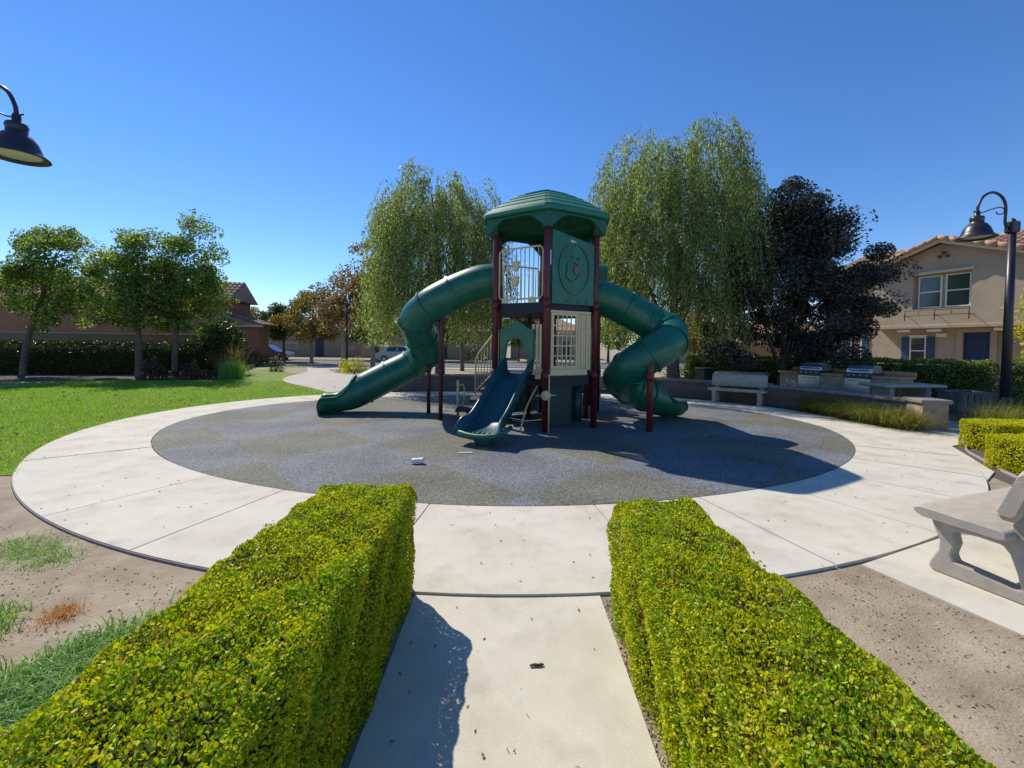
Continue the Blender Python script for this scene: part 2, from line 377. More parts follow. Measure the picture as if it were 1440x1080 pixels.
def blades(name, base, height, width, lean, material, parent=None, rng=None, lean_dir=None):
    """grass blades, two faces each, bending over"""
    n = len(base); a = rng.uniform(0, 2 * np.pi, n)
    if lean_dir is None: ld = np.stack([np.cos(a), np.sin(a), np.zeros(n)], 1)
    else: ld = lean_dir
    S = np.stack([-ld[:, 1], ld[:, 0], np.zeros(n)], 1) * width * 0.5
    h = (height * rng.uniform(0.6, 1.25, n))[:, None]; le = (lean * rng.uniform(0.2, 1.3, n))[:, None]
    up = np.array([[0, 0, 1.0]])
    V = np.empty((n, 5, 3))
    V[:, 0] = base - S; V[:, 1] = base + S
    mid = base + up * h * 0.62 + ld * h * le * 0.35
    V[:, 2] = mid + S * 0.75; V[:, 3] = mid - S * 0.75
    V[:, 4] = base + up * h * (1 - 0.3 * le) + ld * h * le
    idx = np.arange(n)[:, None] * 5
    tri = np.concatenate([idx + np.array([[0, 1, 2]]), idx + np.array([[0, 2, 3]]), idx + np.array([[3, 2, 4]])], 0)
    return np_mesh(name, V.reshape(-1, 3), tri, material, parent)

def catmull(pts, n=10):
    P = [Vector(p) for p in pts]; out = []
    for i in range(len(P) - 1):
        a = P[max(i - 1, 0)]; b = P[i]; c = P[i + 1]; d = P[min(i + 2, len(P) - 1)]
        for k in range(n):
            t = k / n
            out.append(0.5 * ((2 * b) + (c - a) * t + (2 * a - 5 * b + 4 * c - d) * t * t + (3 * b - a - 3 * c + d) * t ** 3))
    out.append(P[-1]); return out

# ------------------------------------------------------------------ ground and paving
def sheet(name, poly, z, material, kind='structure', label=None):
    m = MB(); m.add([(x, y, z) for x, y in poly], [tuple(range(len(poly)))])
    o = m.build(name, material); return tag(o, label, kind=kind)
ECX, ECY = -0.1, 9.25
def ell(a, bn, bf, t):
    s_, c_ = math.sin(t), math.cos(t); p = 2 / 2.2 if s_ > 0 else 2 / 1.88
    return (ECX + a * math.copysign(abs(c_) ** p, c_), ECY + (bf if s_ > 0 else bn) * math.copysign(abs(s_) ** p, s_))
IN_A, IN_N, IN_F = 6.64, 4.97, 4.3
OUT_A, OUT_N, OUT_F = 7.92, 6.5, 5.6
def gz(x, y):   # far ground falls and rises a little
    return -0.06

# terrain: one big sheet of dry soil
R_ = 900.0
sheet('ground', [(-R_, -60), (R_, -60), (R_, R_), (-R_, R_)], -0.025, 'dirt')
# lawn left and beyond
lawn_poly = [(-6.05, 5.25)]
outer_left = [ell(OUT_A - 0.02, OUT_N - 0.02, OUT_F - 0.02, t) for t in np.linspace(rad(221), rad(122), 40)]
lawn_poly = outer_left + [(-4.6, 15.2), (-7.6, 19.0), (-11.0, 22.3), (-15.0, 26.0), (-15.5, 24.0), (-13.0, 19.5), (-12.2, 17.9), (-16, 17.2), (-20, 16.3), (-34, 15.0), (-34, 4.4), (-14, 4.9), (-9, 5.0)]
sheet('lawn', lawn_poly, -0.018, 'lawn_soil')
sheet('verge', [(-30, 27.5), (-4.5, 27.5), (2, 27.5), (40, 27.5), (40, 30.2), (-60, 30.2), (-60, 27.5)], -0.021, 'lawn_soil')
sheet('far_lawn', [(-60, 40.6), (60, 40.6), (60, 43.5), (-60, 43.5)], -0.018, 'lawn_soil')
sheet('planting_bed', [(-34, 15.05), (-20, 16.35), (-16, 17.25), (-12.25, 17.95), (-13.1, 19.6), (-15.6, 24.1), (-16, 27), (-36, 27), (-36, 15.05)], -0.021, 'mulch')
sheet('shaded_bed', [ell(OUT_A + 0.01, OUT_N + 0.01, OUT_F + 0.01, t) for t in np.linspace(rad(2), rad(118), 40)] + [(-4.2, 15.6), (3, 16.4), (7, 15.5), (9.4, 10.0)], -0.021, 'mulch')
sheet('patio', [(8.95, 8.4), (9.4, 10.0), (7.3, 14.9), (8.3, 16.6), (14.5, 12.3), (15.5, 9.0), (11.8, 8.6)], -0.017, 'far_concrete')
sheet('road', [(-150, 31), (150, 31), (150, 39.5), (-150, 39.5)], -0.021, 'asphalt')
sheet('walk', [(-150, 28.6), (150, 28.6), (150, 29.8), (-150, 29.8)], -0.016, 'far_concrete')
for yy in (30.6, 39.9):
    tag(MB().box((0, yy, -0.02), (300, 0.35, 0.14), bev=0.03).build('kerb', 'kerb'), kind='structure')
# curved walk leaving the ring to the back left, and its branch
cw = catmull([(-5.2, 14.6, 0), (-7.0, 17.4, 0), (-9.2, 21.0, 0), (-10.6, 24.5, 0), (-12.6, 28.6, 0)], 8)
L_, R2_ = [], []
for i, p in enumerate(cw):
    t = (cw[min(i + 1, len(cw) - 1)] - cw[max(i - 1, 0)]).normalized(); s_ = Vector((t.y, -t.x, 0))
    wd = 0.95 + 0.9 * math.exp(-((i - 12) / 7.0) ** 2)
    L_.append(p - s_ * wd); R2_.append(p + s_ * wd)
sheet('garden_walk', [(p.x, p.y) for p in R2_] + [(p.x, p.y) for p in reversed(L_)], -0.012, 'far_concrete')

# rubber safety surface
NR = 120
sheet('rubber_surface', [ell(IN_A, IN_N, IN_F, 2 * math.pi * i / NR) for i in range(NR)], 0.0, 'poured_rubber')

# ring of concrete: dark bed with slabs on it
bed = MB(); oo = [ell(OUT_A - 0.015, OUT_N - 0.015, OUT_F - 0.015, 2 * math.pi * i / NR) for i in range(NR)]
ii = [ell(IN_A + 0.004, IN_N + 0.004, IN_F + 0.004, 2 * math.pi * i / NR) for i in range(NR)]
bed.band(oo, ii, -0.12, -0.02, closed=True)
ring = tag(bed.build('ring_pavement', 'joint'), kind='structure')
random.seed(4)
# slab joints, as angles round the ring; the slab in front of the path is widest
ang = [-97.0, -80.5]
a = -80.5
while a < 255: 
    a += 10.9 if (a < 0 or a > 180) else 13.5
    if a < 255: ang.append(a)
ang.append(263.0)
for i in range(len(ang) - 1):
    a0, a1 = rad(ang[i]), rad(ang[i + 1])
    g = 0.0009
    ts = np.linspace(a0 + g, a1 - g, 8)
    m = MB(); m.band([ell(OUT_A, OUT_N, OUT_F, t) for t in ts], [ell(IN_A + 0.008, IN_N + 0.008, IN_F + 0.008, t) for t in ts], -0.10, random.uniform(-0.003, 0.003))
    m.build('slab', 'concrete', ring)
# plaza to the right of the ring
def slab_poly(poly, z, parent, zb=-0.10):
    return MB().prism(poly, zb, z).build('slab', 'concrete', parent)
pl = sheet('plaza_pavement', [(8.0, 8.9), (8.05, 7.3), (7.0, 5.6), (6.0, 4.75), (6.4, 5.7), (7.1, 6.6), (7.6, 7.3), (8.9, 7.6), (13.5, 7.4), (13.5, 8.7), (9.2, 8.8)], -0.021, 'joint')
def eo(deg, da=0.012): return ell(OUT_A + da, OUT_N + da, OUT_F + da, rad(deg))
slab_poly([eo(-38)] + [(6.55, 5.72), (7.1, 6.55)] + [eo(t) for t in (-21, -25, -29, -33)], -0.004, pl)
slab_poly([eo(-20.8), (7.11, 6.57), (7.55, 7.25), (8.35, 7.6), (8.6, 8.75), eo(-4), eo(-8), eo(-12), eo(-16)], -0.002, pl)
slab_poly([(8.37, 7.6), (11.0, 7.45), (11.0, 8.7), (8.62, 8.75)], -0.005, pl)
slab_poly([(11.015, 7.45), (13.6, 7.3), (13.6, 8.6), (11.015, 8.7)], -0.002, pl)
# approach path
pp = tag(MB().box((0.0, 0.3, -0.09), (1.2, 5.0, 0.06)).build('approach_path', 'joint'), kind='structure')
for y0, y1 in ((1.29, 2.785), (-0.22, 1.278), (-1.8, -0.232)):
    slab_poly([(-0.61, y0), (0.61, y0), (0.61, y1), (-0.61, y1)], -0.018, pp)
# bench pad
ax = Vector((0.94, 0.34, 0)); ay = Vector((0.34, -0.94, 0)); A0 = Vector((2.70, 3.215, 0))
bp_ = [A0, A0 + ay * 1.5, A0 + ay * 1.5 + ax * 2.6, A0 + ax * 2.6 + ay * 0.3, A0 + ax * 1.3 - ay * 0.09]
tag(MB().prism([(p.x, p.y) for p in bp_], -0.10, -0.012).build('bench_pad', 'concrete'), kind='structure')
# purple plastic edging round the ring and the planter
ed = MB()
tl = [rad(t) for t in np.linspace(183, 262, 40)]
ed.band([ell(OUT_A + 0.009, OUT_N + 0.009, OUT_F, t) for t in tl], [ell(OUT_A + 0.0006, OUT_N + 0.0006, OUT_F, t) for t in tl], -0.08, -0.007)
tag(ed.build('lawn_edging', 'purple_edging'), 'purple plastic edging strip along the ring pavement beside the dirt', 'edging')
pe = catmull([(6.5, 5.3, 0), (6.72, 5.75, 0), (7.1, 6.35, 0), (7.5, 6.95, 0), (7.95, 7.25, 0), (9.2, 7.35, 0)], 6)
pm = MB(); pm.sweep([[(-0.012, -0.08), (0.012, -0.08), (0.012, 0.015), (-0.012, 0.015)]] * len(pe), pe)
tag(pm.build('planter_edging', 'purple_edging'), 'purple edging curving round the planter with small box hedges', 'edging')

# ------------------------------------------------------------------ playground structure
PS = empty('playground_structure', (0.70, 9.12, 0), 0, 'green and maroon play tower with two tube slides on rubber surface', 'play structure')
OFF = Vector((-0.70, -9.12, 0))
def P(name, mb, m, parent=None):
    o = mb.build(name, m, parent or PS)
    if (parent or PS) is PS: o.location = OFF
    return o
HC = Vector((0.70, 9.12, 0)); HS = 1.15
def hexv(deg, r=HS): return HC + Vector((math.cos(rad(deg)) * r, math.sin(rad(deg)) * r, 0))
VF, VR, VR2, VB, VL2, VL = [hexv(d) for d in (-92, -32, 28, 88, 148, 208)]
POST_R = 0.062
def post(base, top, m='maroon', r=POST_R):
    mb = MB(); mb.tube([base + Vector((0, 0, -0.05)), base + Vector((0, 0, top - 0.02)), base + Vector((0, 0, top))], [r, r, r * 0.8], 14)
    o = P('post', mb, m)
    for z in (1.05, 2.42):
        if z < top - 0.2:
            c = MB(); c.tube([base + Vector((0, 0, z - 0.09)), base + Vector((0, 0, z + 0.09))], r + 0.014, 14); P('clamp', c, m, o)
    return o
for v in (VF, VR, VR2, VB, VL2, VL): post(v, 3.98)

def hexring(r, z, rnd=0.18, n=72):
    out = []
    for k in range(n):
        th = 2 * math.pi * k / n
        d = (th - rad(-92)) % rad(60)
        hr = math.cos(rad(30)) / math.cos(d - rad(30))
        out.append(HC + Vector((math.cos(th), math.sin(th), 0)) * (r * (hr * (1 - rnd) + 0.93 * rnd)) + Vector((0, 0, z)))
    return out
def loft(rings, close=False):
    mb = MB(); n = len(rings[0]); vs = sum(rings, [])
    fs = [(i * n + k, i * n + (k + 1) % n, (i + 1) * n + (k + 1) % n, (i + 1) * n + k) for i in range(len(rings) - 1) for k in range(n)]
    mb.add(vs, fs, False); return mb
# decks
def deck(z, name):
    mb = loft([hexring(1.08, z - 0.20, 0), hexring(1.10, z - 0.20, 0), hexring(1.10, z, 0), hexring(0.01, z + 0.001, 0)])
    mb.add(hexring(1.08, z - 0.19, 0), [tuple(reversed(range(72)))])
    return P(name, mb, 'deck_rubber')
deck(2.45, 'upper_deck'); deck(1.06, 'lower_deck')
# roof: overlapping moulded courses
rr = [hexring(1.40, 4.085), hexring(1.45, 4.10), hexring(1.455, 4.16)]
R0, Z0, R1, Z1, NC = 1.44, 4.17, 0.36, 4.76, 6
for i in range(NC):
    ra, rb = R0 + (R1 - R0) * i / NC, R0 + (R1 - R0) * (i + 1) / NC
    za, zb = [Z0 + (Z1 - Z0) * (1 - (1 - k_ / NC) ** 1.35) for k_ in (i, i + 1)]
    rr += [hexring(ra - 0.01, za + 0.035), hexring(rb + 0.012, zb + 0.008), hexring(rb + 0.004, zb - 0.012)]
rr += [hexring(0.26, 4.80), hexring(0.01, 4.815)]
roof = P('roof', loft(rr), 'roof_teal')
fas = []
for (r, side) in ((1.36, 0), (1.32, 1)):
    lo_, hi_ = [], []
    for k, p in enumerate(hexring(r, 0, 0.05, 144)):
        th = 2 * math.pi * k / 144; d = ((th - rad(-92)) % rad(60)) / rad(60); e = min(d, 1 - d)
        arch = 3.80 + 0.25 * min(1.0, max(0, (e - 0.07) / 0.22)) ** 0.6
        lo_.append(Vector((p.x, p.y, arch))); hi_.append(Vector((p.x, p.y, 4.15)))
    fas.append((lo_, hi_))
mb = MB(); n_ = 144; vs = fas[0][0] + fas[0][1] + fas[1][0] + fas[1][1]; fs = []
for k in range(n_):
    j = (k + 1) % n_
    fs += [(k, j, n_ + j, n_ + k), (2 * n_ + k, 3 * n_ + k, 3 * n_ + j, 2 * n_ + j), (k, 2 * n_ + k, 2 * n_ + j, j)]
mb.add(vs, fs); P('fascia', mb, 'teal_panel', roof)
for dg in (-92, -32, 28, 88, 148, 208):
    b = MB(); b.tube([hexv(dg, 1.19) + Vector((0, 0, 3.80)), hexv(dg, 1.20) + Vector((0, 0, 4.12))], [0.10, 0.12], 10); P('corner_boot', b, 'teal_panel', roof)

# local frame along an edge of the tower
def frame(a, b):
    u = (b - a).normalized(); nrm = Vector((u.y, -u.x, 0))
    M = Matrix.Identity(4)
    M.col[0].xyz = u; M.col[1].xyz = (0, 0, 1); M.col[2].xyz = nrm; M.col[3].xyz = a
    return M, (b - a).length
def barrier(a, b, z0, z1, nb, parent_name='barrier', feet=True, inset=0.09):
    M, Ln = frame(a, b); mb = MB()
    X0, X1 = inset, Ln - inset
    q = [M @ Vector((x, z, 0)) for x, z in ((X0, z0 + 0.08), (X0, z1 - 0.06), (X0 + 0.06, z1), (X1 - 0.06, z1), (X1, z1 - 0.06), (X1, z0 + 0.08), (X1 - 0.06, z0 + 0.02), (X0 + 0.06, z0 + 0.02), (X0, z0 + 0.08))]
    mb.tube(q, 0.018, 8)
    o = P(parent_name, mb, 'beige')
    for i in range(nb):
        x = X0 + (X1 - X0) * (i + 1) / (nb + 1)
        P('bar', MB().tube([M @ Vector((x, z0 + 0.02, 0)), M @ Vector((x, z1, 0))], 0.011, 6), 'beige', o)
    if feet:
        for x in (X0 + 0.15, X1 - 0.22):
            P('foot_bracket', MB().prism([(x - 0.08, z0 - 0.05), (x + 0.08, z0 - 0.05), (x + 0.035, z0 + 0.05), (x - 0.035, z0 + 0.05)], 0.0, 0.03, M), 'beige', o)
    return o, M, Ln
bo, M, Ln = barrier(VL, VF, 2.50, 3.50, 9)
for (x, z, s_) in ((0.47, 3.15, 1.0), (0.46, 2.86, 1.05)):   # two small moulded figures on the bars
    poly = [(x + s_ * 0.06 * math.cos(t) * (1 + 0.25 * math.cos(3 * t)), z + s_ * 0.10 * math.sin(t)) for t in np.linspace(0, 2 * math.pi, 18)[:-1]]
    P('figure', MB().prism(poly, -0.02, 0.03, M), 'beige', bo)
    for sx in (-1, 1):
        P('ear', MB().prism([(x + sx * 0.055 + 0.03 * math.cos(t), z + 0.075 + 0.03 * math.sin(t)) for t in np.linspace(0, 2 * math.pi, 10)[:-1]], -0.018, 0.028, M), 'beige', bo)
barrier(VL2, VB, 2.50, 3.45, 9, feet=False)
barrier(VB, VR2, 2.50, 3.45, 9, feet=False)
# green activity panel, upper right front
M, Ln = frame(VF, VR)
pan = P('activity_panel', MB().prism([(0.10, 2.42), (Ln - 0.07, 2.42), (Ln - 0.07, 3.60), (Ln * 0.72, 3.66), (0.42, 3.74), (0.10, 3.80)], -0.025, 0.025, M), 'teal')
el = [(Ln * 0.53 + 0.37 * math.cos(t), 3.10 + 0.50 * math.sin(t)) for t in np.linspace(0, 2 * math.pi, 40)[:-1]]
eli = [(Ln * 0.53 + 0.335 * math.cos(t), 3.10 + 0.46 * math.sin(t)) for t in np.linspace(0, 2 * math.pi, 40)[:-1]]
P('ring_moulding', MB().band(el, eli, 0.02, 0.045, M, closed=True), 'teal', pan)
fc = [(Ln * 0.50 + 0.17 * math.cos(t) * (1 + 0.12 * math.cos(5 * t + 0.6)), 3.05 + 0.21 * math.sin(t)) for t in np.linspace(0, 2 * math.pi, 30)[:-1]]
fci = [(Ln * 0.50 + 0.13 * math.cos(t) * (1 + 0.10 * math.cos(5 * t + 0.6)), 3.05 + 0.17 * math.sin(t)) for t in np.linspace(0, 2 * math.pi, 30)[:-1]]
P('face_moulding', MB().band(fc, fci, 0.02, 0.05, M, closed=True), 'teal', pan)
P('dial', MB().prism([(Ln * 0.56 + 0.065 * math.cos(t), 3.08 + 0.08 * math.sin(t)) for t in np.linspace(0, 2 * math.pi, 20)[:-1]], 0.02, 0.055, M), 'dial_pink', pan)
for dx, dz in ((-0.03, 0.33), (0.12, 0.30)):
    P('knob', MB().prism([(Ln * 0.5 + dx + 0.022 * math.cos(t), 3.05 + dz - 0.05 + 0.022 * math.sin(t)) for t in np.linspace(0, 2 * math.pi, 12)[:-1]], 0.02, 0.05, M), 'teal_panel', pan)
P('grip_slot', MB().prism([(Ln * 0.5 - 0.07, 3.60), (Ln * 0.5 + 0.07, 3.58), (Ln * 0.5 + 0.06, 3.63), (Ln * 0.5 - 0.06, 3.65)], 0.022, 0.03, M), 'beige', pan)
for i in range(4):
    x = 0.22 + i * 0.23
    P('bolt', MB().prism([(x + 0.016 * math.cos(t), 2.47 + 0.016 * math.sin(t)) for t in np.linspace(0, 2 * math.pi, 8)[:-1]], 0.02, 0.04, M), 'dark_steel', pan)
# beige window panel, lower right front
wp = P('window_panel', MB().band([(0.10, 1.10), (0.72, 1.10), (0.72, 2.26), (0.10, 2.26)], [(0.16, 1.24), (0.67, 1.24), (0.67, 2.20), (0.16, 2.20)], -0.02, 0.02, M, closed=True), 'beige')
for i in range(4):
    x = 0.16 + 0.51 * (i + 1) / 5
    P('bar', MB().box(M @ Vector((x, 1.72, 0)), (0.02, 0.02, 0.97), rz=math.atan2(M.col[0][1], M.col[0][0])), 'beige', wp)
for i in range(4):
    z = 1.24 + 0.96 * (i + 1) / 5
    P('cross_bar', MB().box(M @ Vector((0.415, z, 0.004)), (0.52, 0.022, 0.022), rz=math.atan2(M.col[0][1], M.col[0][0])), 'beige', wp)
P('sill', MB().box(M @ Vector((0.50, 1.12, 0.03)), (0.86, 0.06, 0.13), rz=math.atan2(M.col[0][1], M.col[0][0]), bev=0.015), 'beige', wp)
P('head_rail', MB().box(M @ Vector((0.55, 2.27, 0.01)), (0.95, 0.05, 0.05), rz=math.atan2(M.col[0][1], M.col[0][0]), bev=0.01), 'beige', wp)
for i in range(5):   # ribbed side
    P('rib', MB().box(M @ Vector((0.765 + i * 0.062, 1.70, -0.01 + 0.012 * (i % 2))), (0.056, 0.035, 1.10), rz=math.atan2(M.col[0][1], M.col[0][0]), bev=0.012), 'beige', wp)
# beige slats left of the front post (lower)
M2, Ln2 = frame(VL, VF)
sp = P('slat_panel', MB().box(M2 @ Vector((Ln2 - 0.19, 1.12, 0)), (0.22, 0.04, 0.05), rz=math.atan2(M2.col[0][1], M2.col[0][0])), 'beige')
for x in (Ln2 - 0.27, Ln2 - 0.19, Ln2 - 0.115):
    P('slat', MB().box(M2 @ Vector((x, 1.58, 0)), (0.05, 0.03, 0.90), rz=math.atan2(M2.col[0][1], M2.col[0][0]), bev=0.01), 'beige', sp)
# lower-level barriers on the other sides
barrier(VL, VL2, 1.10, 1.95, 7, feet=False)
barrier(VR, VR2, 1.10, 2.0, 8, feet=False)
# ground-level green play panels beneath the lower deck
M, Ln = frame(VF, VR)
gp = P('ground_panel', MB().prism([(0.12, 0.06), (Ln - 0.1, 0.06), (Ln - 0.1, 0.86), (0.12, 0.86)], -0.28, -0.24, M), 'teal_dark')
P('drum', MB().tube([M @ Vector((Ln * 0.78, 0.12, -0.20)), M @ Vector((Ln * 0.78, 0.80, -0.20))], 0.09, 14), 'teal_dark', gp)
M5, Ln5 = frame(VL2, VB)
P('ground_panel', MB().prism([(0.1, 0.06), (Ln5 - 0.1, 0.06), (Ln5 - 0.1, 0.84), (0.1, 0.84)], -0.02, 0.02, M5), 'teal_panel')
# spoked hand wheel on the front post
wl = VF + Vector((0.0, -0.10, 0.70))
whl = P('hand_wheel', MB().lathe([(0.0, -0.03), (0.085, -0.03), (0.095, 0.0), (0.085, 0.03), (0.0, 0.035)], wl, 20, rot=Matrix.Rotation(rad(90), 3, 'X')), 'beige')
for k in range(1):
    t = rad(3); d = Vector((math.cos(t), 0, math.sin(t)))
    P('spoke', MB().tube([wl - d * 0.19, wl + d * 0.19], 0.011, 6), 'beige', whl)
P('guide_pole', MB().tube([VF + Vector((0.06, -0.08, 0)), VF + Vector((0.06, -0.08, 1.1))], 0.014, 8), 'beige')

# tube slides
def tube_slide(ctrl, exit_ctrl, splits, name, label):
    path = catmull(ctrl, 14)
    RT = 0.365
    def circ(r): return [(r * math.cos(2 * math.pi * k / 28), r * math.sin(2 * math.pi * k / 28)) for k in range(28)]
    # the exit chute is the part, sections and flanges hang under it
    ex = catmull(exit_ctrl, 8); profs = []
    for i, p in enumerate(ex):
        f_ = i / (len(ex) - 1)
        k_ = min(1, f_ / 0.6); hgt = RT * (1.0 - 1.02 * k_ * k_ * (3 - 2 * k_)) - RT * 0.55 * max(0, (f_ - 0.82) / 0.18) ** 2
        a0 = math.asin(max(-0.95, min(0.98, hgt / RT)))
        pr = []
        for k in range(17):
            t = math.pi - a0 + (math.pi + 2 * a0) * k / 16; pr.append((RT * math.cos(t), RT * math.sin(t)))
        e0, e1 = pr[0], pr[-1]
        inn = [(x * 0.93, y * 0.93 + 0.004) for x, y in pr]
        prof = pr + [(e1[0] + 0.03, e1[1] + 0.01), (e1[0] + 0.02, e1[1] + 0.045)] + list(reversed(inn)) + [(e0[0] - 0.02, e0[1] + 0.045), (e0[0] - 0.03, e0[1] + 0.01)]
        profs.append(prof)
    # lip curls down at the end
    part = P(name, MB().sweep(profs, ex), 'teal'); tag(part, label)
    N = len(path); cuts = [0] + [int(c * (N - 1)) for c in splits] + [N - 1]
    for i in range(len(cuts) - 1):
        seg = path[cuts[i]:cuts[i + 1] + 1]
        ds = [(path[min(j + 1, N - 1)] - path[max(j - 1, 0)]).normalized() for j in range(cuts[i], cuts[i + 1] + 1)]
        mb = MB(); mb.sweep([circ(RT)] * len(seg), seg, caps=False, dirs=ds)
        mb.sweep([list(reversed(circ(RT - 0.02)))] * len(seg), seg, caps=False, dirs=ds)
        P('tube_section', mb, 'teal', part)
    for c in cuts[:-1] + [N - 1]:
        j = c; d = (path[min(j + 1, N - 1)] - path[max(j - 1, 0)]).normalized()
        pts = [path[j] - d * 0.028, path[j] - d * 0.024, path[j] + d * 0.024, path[j] + d * 0.028]
        mb = MB(); mb.sweep([circ(RT), circ(RT + 0.028), circ(RT + 0.028), circ(RT)], pts, caps=False, dirs=[d] * 4, smooth=False)
        P('flange', mb, 'teal', part)
    return part
lp = [(-0.30, 9.15, 2.98), (-0.66, 9.15, 2.95), (-1.20, 9.15, 2.74), (-1.74, 9.17, 2.44), (-2.08, 9.40, 2.14), (-2.06, 9.82, 1.80), (-2.00, 10.18, 1.47), (-2.34, 10.42, 1.16), (-2.92, 10.30, 0.85), (-3.45, 10.12, 0.56)]
lex = [(-3.45, 10.12, 0.56), (-3.70, 10.03, 0.44), (-4.00, 9.92, 0.385), (-4.25, 9.83, 0.375), (-4.42, 9.77, 0.375)]
ls = tube_slide(lp, lex, (0.235, 0.345, 0.455, 0.57, 0.69, 0.80, 0.89), 'tube_slide', 'green tube slide bending back then running out over the lawn side')
rp = [(1.72, 9.12, 2.68), (2.05, 9.14, 2.62), (2.52, 9.16, 2.40), (2.98, 9.12, 2.14), (3.28, 8.90, 1.94), (3.14, 8.58, 1.70), (2.74, 8.46, 1.46), (2.40, 8.62, 1.18), (2.36, 9.05, 0.92), (2.64, 9.40, 0.72), (3.05, 9.62, 0.54)]
rex = [(3.05, 9.62, 0.54), (3.28, 9.73, 0.45), (3.52, 9.84, 0.395), (3.75, 9.95, 0.375), (3.92, 10.03, 0.375)]
rs = tube_slide(rp, rex, (0.19, 0.30, 0.39, 0.48, 0.60, 0.70, 0.79, 0.90), 'tube_slide', 'green spiral tube slide running out towards the grill area')
def foot(part, p):
    P('exit_foot', MB().box((p[0], p[1], 0.045), (0.26, 0.22, 0.09), bev=0.02), 'teal_panel', part)
    P('anchor', MB().tube([(p[0], p[1], -0.03), (p[0], p[1], 0.05)], 0.03, 8), 'beige', part)
foot(ls, (-4.12, 9.88)); foot(rs, (3.66, 9.91))
for (x, y, z, m_) in ((-1.91, 9.98, 1.30, 'maroon'), (-1.50, 9.20, 2.40, 'maroon'), (2.68, 8.16, 1.34, 'red_post')):
    post(Vector((x, y, 0)), z, m_, 0.045 if x < 0 else 0.06)
P('saddle', MB().tube([(2.68, 8.16, 1.22), (2.70, 8.30, 1.22)], 0.05, 8), 'red_post')

# open front slide
sd_ = Vector((-0.42, -0.908, 0)).normalized(); S0 = Vector((0.17, 8.24, 0))
prof_s = [(0.0, 1.085), (0.12, 1.075), (0.30, 0.97), (0.60, 0.74), (0.90, 0.50), (1.14, 0.335), (1.32, 0.255), (1.50, 0.225), (1.62, 0.20)]
cp = catmull([S0 + sd_ * a + Vector((0, 0, b)) for a, b in prof_s], 5)
profs = []
for i, p in enumerate(cp):
    f_ = i / (len(cp) - 1)
    hw = 0.27 + 0.03 * f_ + 0.10 * max(0, (f_ - 0.72) / 0.28) ** 1.5
    hh = 0.21 + 0.08 * math.exp(-(f_ / 0.10) ** 2)
    if f_ > 0.85: hh *= 1 - 0.75 * ((f_ - 0.85) / 0.15) ** 1.5
    up = [(-hw - 0.055, hh - 0.03), (-hw - 0.03, hh + 0.012), (-hw, hh), (-hw + 0.03, 0.06), (-hw + 0.09, 0.0), (0, -0.008), (hw - 0.09, 0.0), (hw - 0.03, 0.06), (hw, hh), (hw + 0.03, hh + 0.012), (hw + 0.055, hh - 0.03)]
    dn = [(hw + 0.04, hh - 0.05), (hw + 0.015, 0.0), (hw - 0.08, -0.05), (0, -0.06), (-hw + 0.08, -0.05), (-hw - 0.015, 0.0), (-hw - 0.04, hh - 0.05)]
    profs.append(list(reversed(up)) + list(reversed(dn)))
sld = P('open_slide', MB().sweep(profs, cp), 'slide_blue'); tag(sld, 'dark blue open slide below the arched hood')
e_ = cp[-1]; sdx = sd_.cross(Vector((0, 0, 1))).normalized()
P('exit_lip', MB().tube([e_ + sdx * a + Vector((0, 0, b)) + sd_ * c for a, b, c in ((-0.44, 0.09, -0.30), (-0.42, 0.05, -0.10), (-0.32, 0.0, 0.02), (-0.15, -0.02, 0.05), (0, -0.025, 0.06), (0.15, -0.02, 0.05), (0.32, 0.0, 0.02), (0.42, 0.05, -0.10), (0.44, 0.09, -0.30))], 0.042, 10), 'teal', sld)
P('slide_foot', MB().box(e_ - sd_ * 0.22 + Vector((0, 0, -0.115)), (0.3, 0.16, 0.16), rz=rad(-25)), 'slide_blue', sld)
for i in range(7):
    x = -0.26 + i * 0.087
    P('grip_rib', MB().tube([e_ + sdx * x - sd_ * 0.16 + Vector((0, 0, 0.02)), e_ + sdx * x + sd_ * 0.02 + Vector((0, 0, 0.012))], 0.009, 6), 'teal', sld)
# arched hood over its entrance
M, Ln = frame(VL, VF)
c0 = Ln * 0.47
outer = [(c0 - 0.36, 1.10), (c0 - 0.37, 1.50), (c0 - 0.38, 1.93), (c0 - 0.24, 1.95), (c0 - 0.13, 2.04), (c0, 2.09), (c0 + 0.13, 2.04), (c0 + 0.24, 1.95), (c0 + 0.38, 1.93), (c0 + 0.37, 1.50), (c0 + 0.34, 1.10)]
inner = [(c0 - 0.29, 1.10), (c0 - 0.26, 1.40), (c0 - 0.22, 1.66), (c0 - 0.17, 1.74), (c0 - 0.09, 1.76), (c0, 1.765), (c0 + 0.05, 1.755), (c0 + 0.12, 1.70), (c0 + 0.19, 1.58), (c0 + 0.24, 1.38), (c0 + 0.27, 1.10)]
hood = P('slide_hood', MB().band(outer, inner, 0.02, 0.075, M), 'teal'); tag(hood, 'green arched hood at the top of the open slide')
P('clamp_bracket', MB().box(M @ Vector((Ln - 0.14, 1.04, 0.05)), (0.12, 0.06, 0.10), rz=math.atan2(M.col[0][1], M.col[0][0]), bev=0.02), 'beige')
post(Vector((0.42, 9.72, 0)), 2.25, 'maroon', 0.045)
cl_ = P('arch_climber', MB().tube(catmull([(0.20, 8.05, 0.0), (0.32, 8.12, 0.45), (0.50, 8.22, 0.80), (0.62, 8.32, 1.0)], 6), 0.016, 8), 'beige')
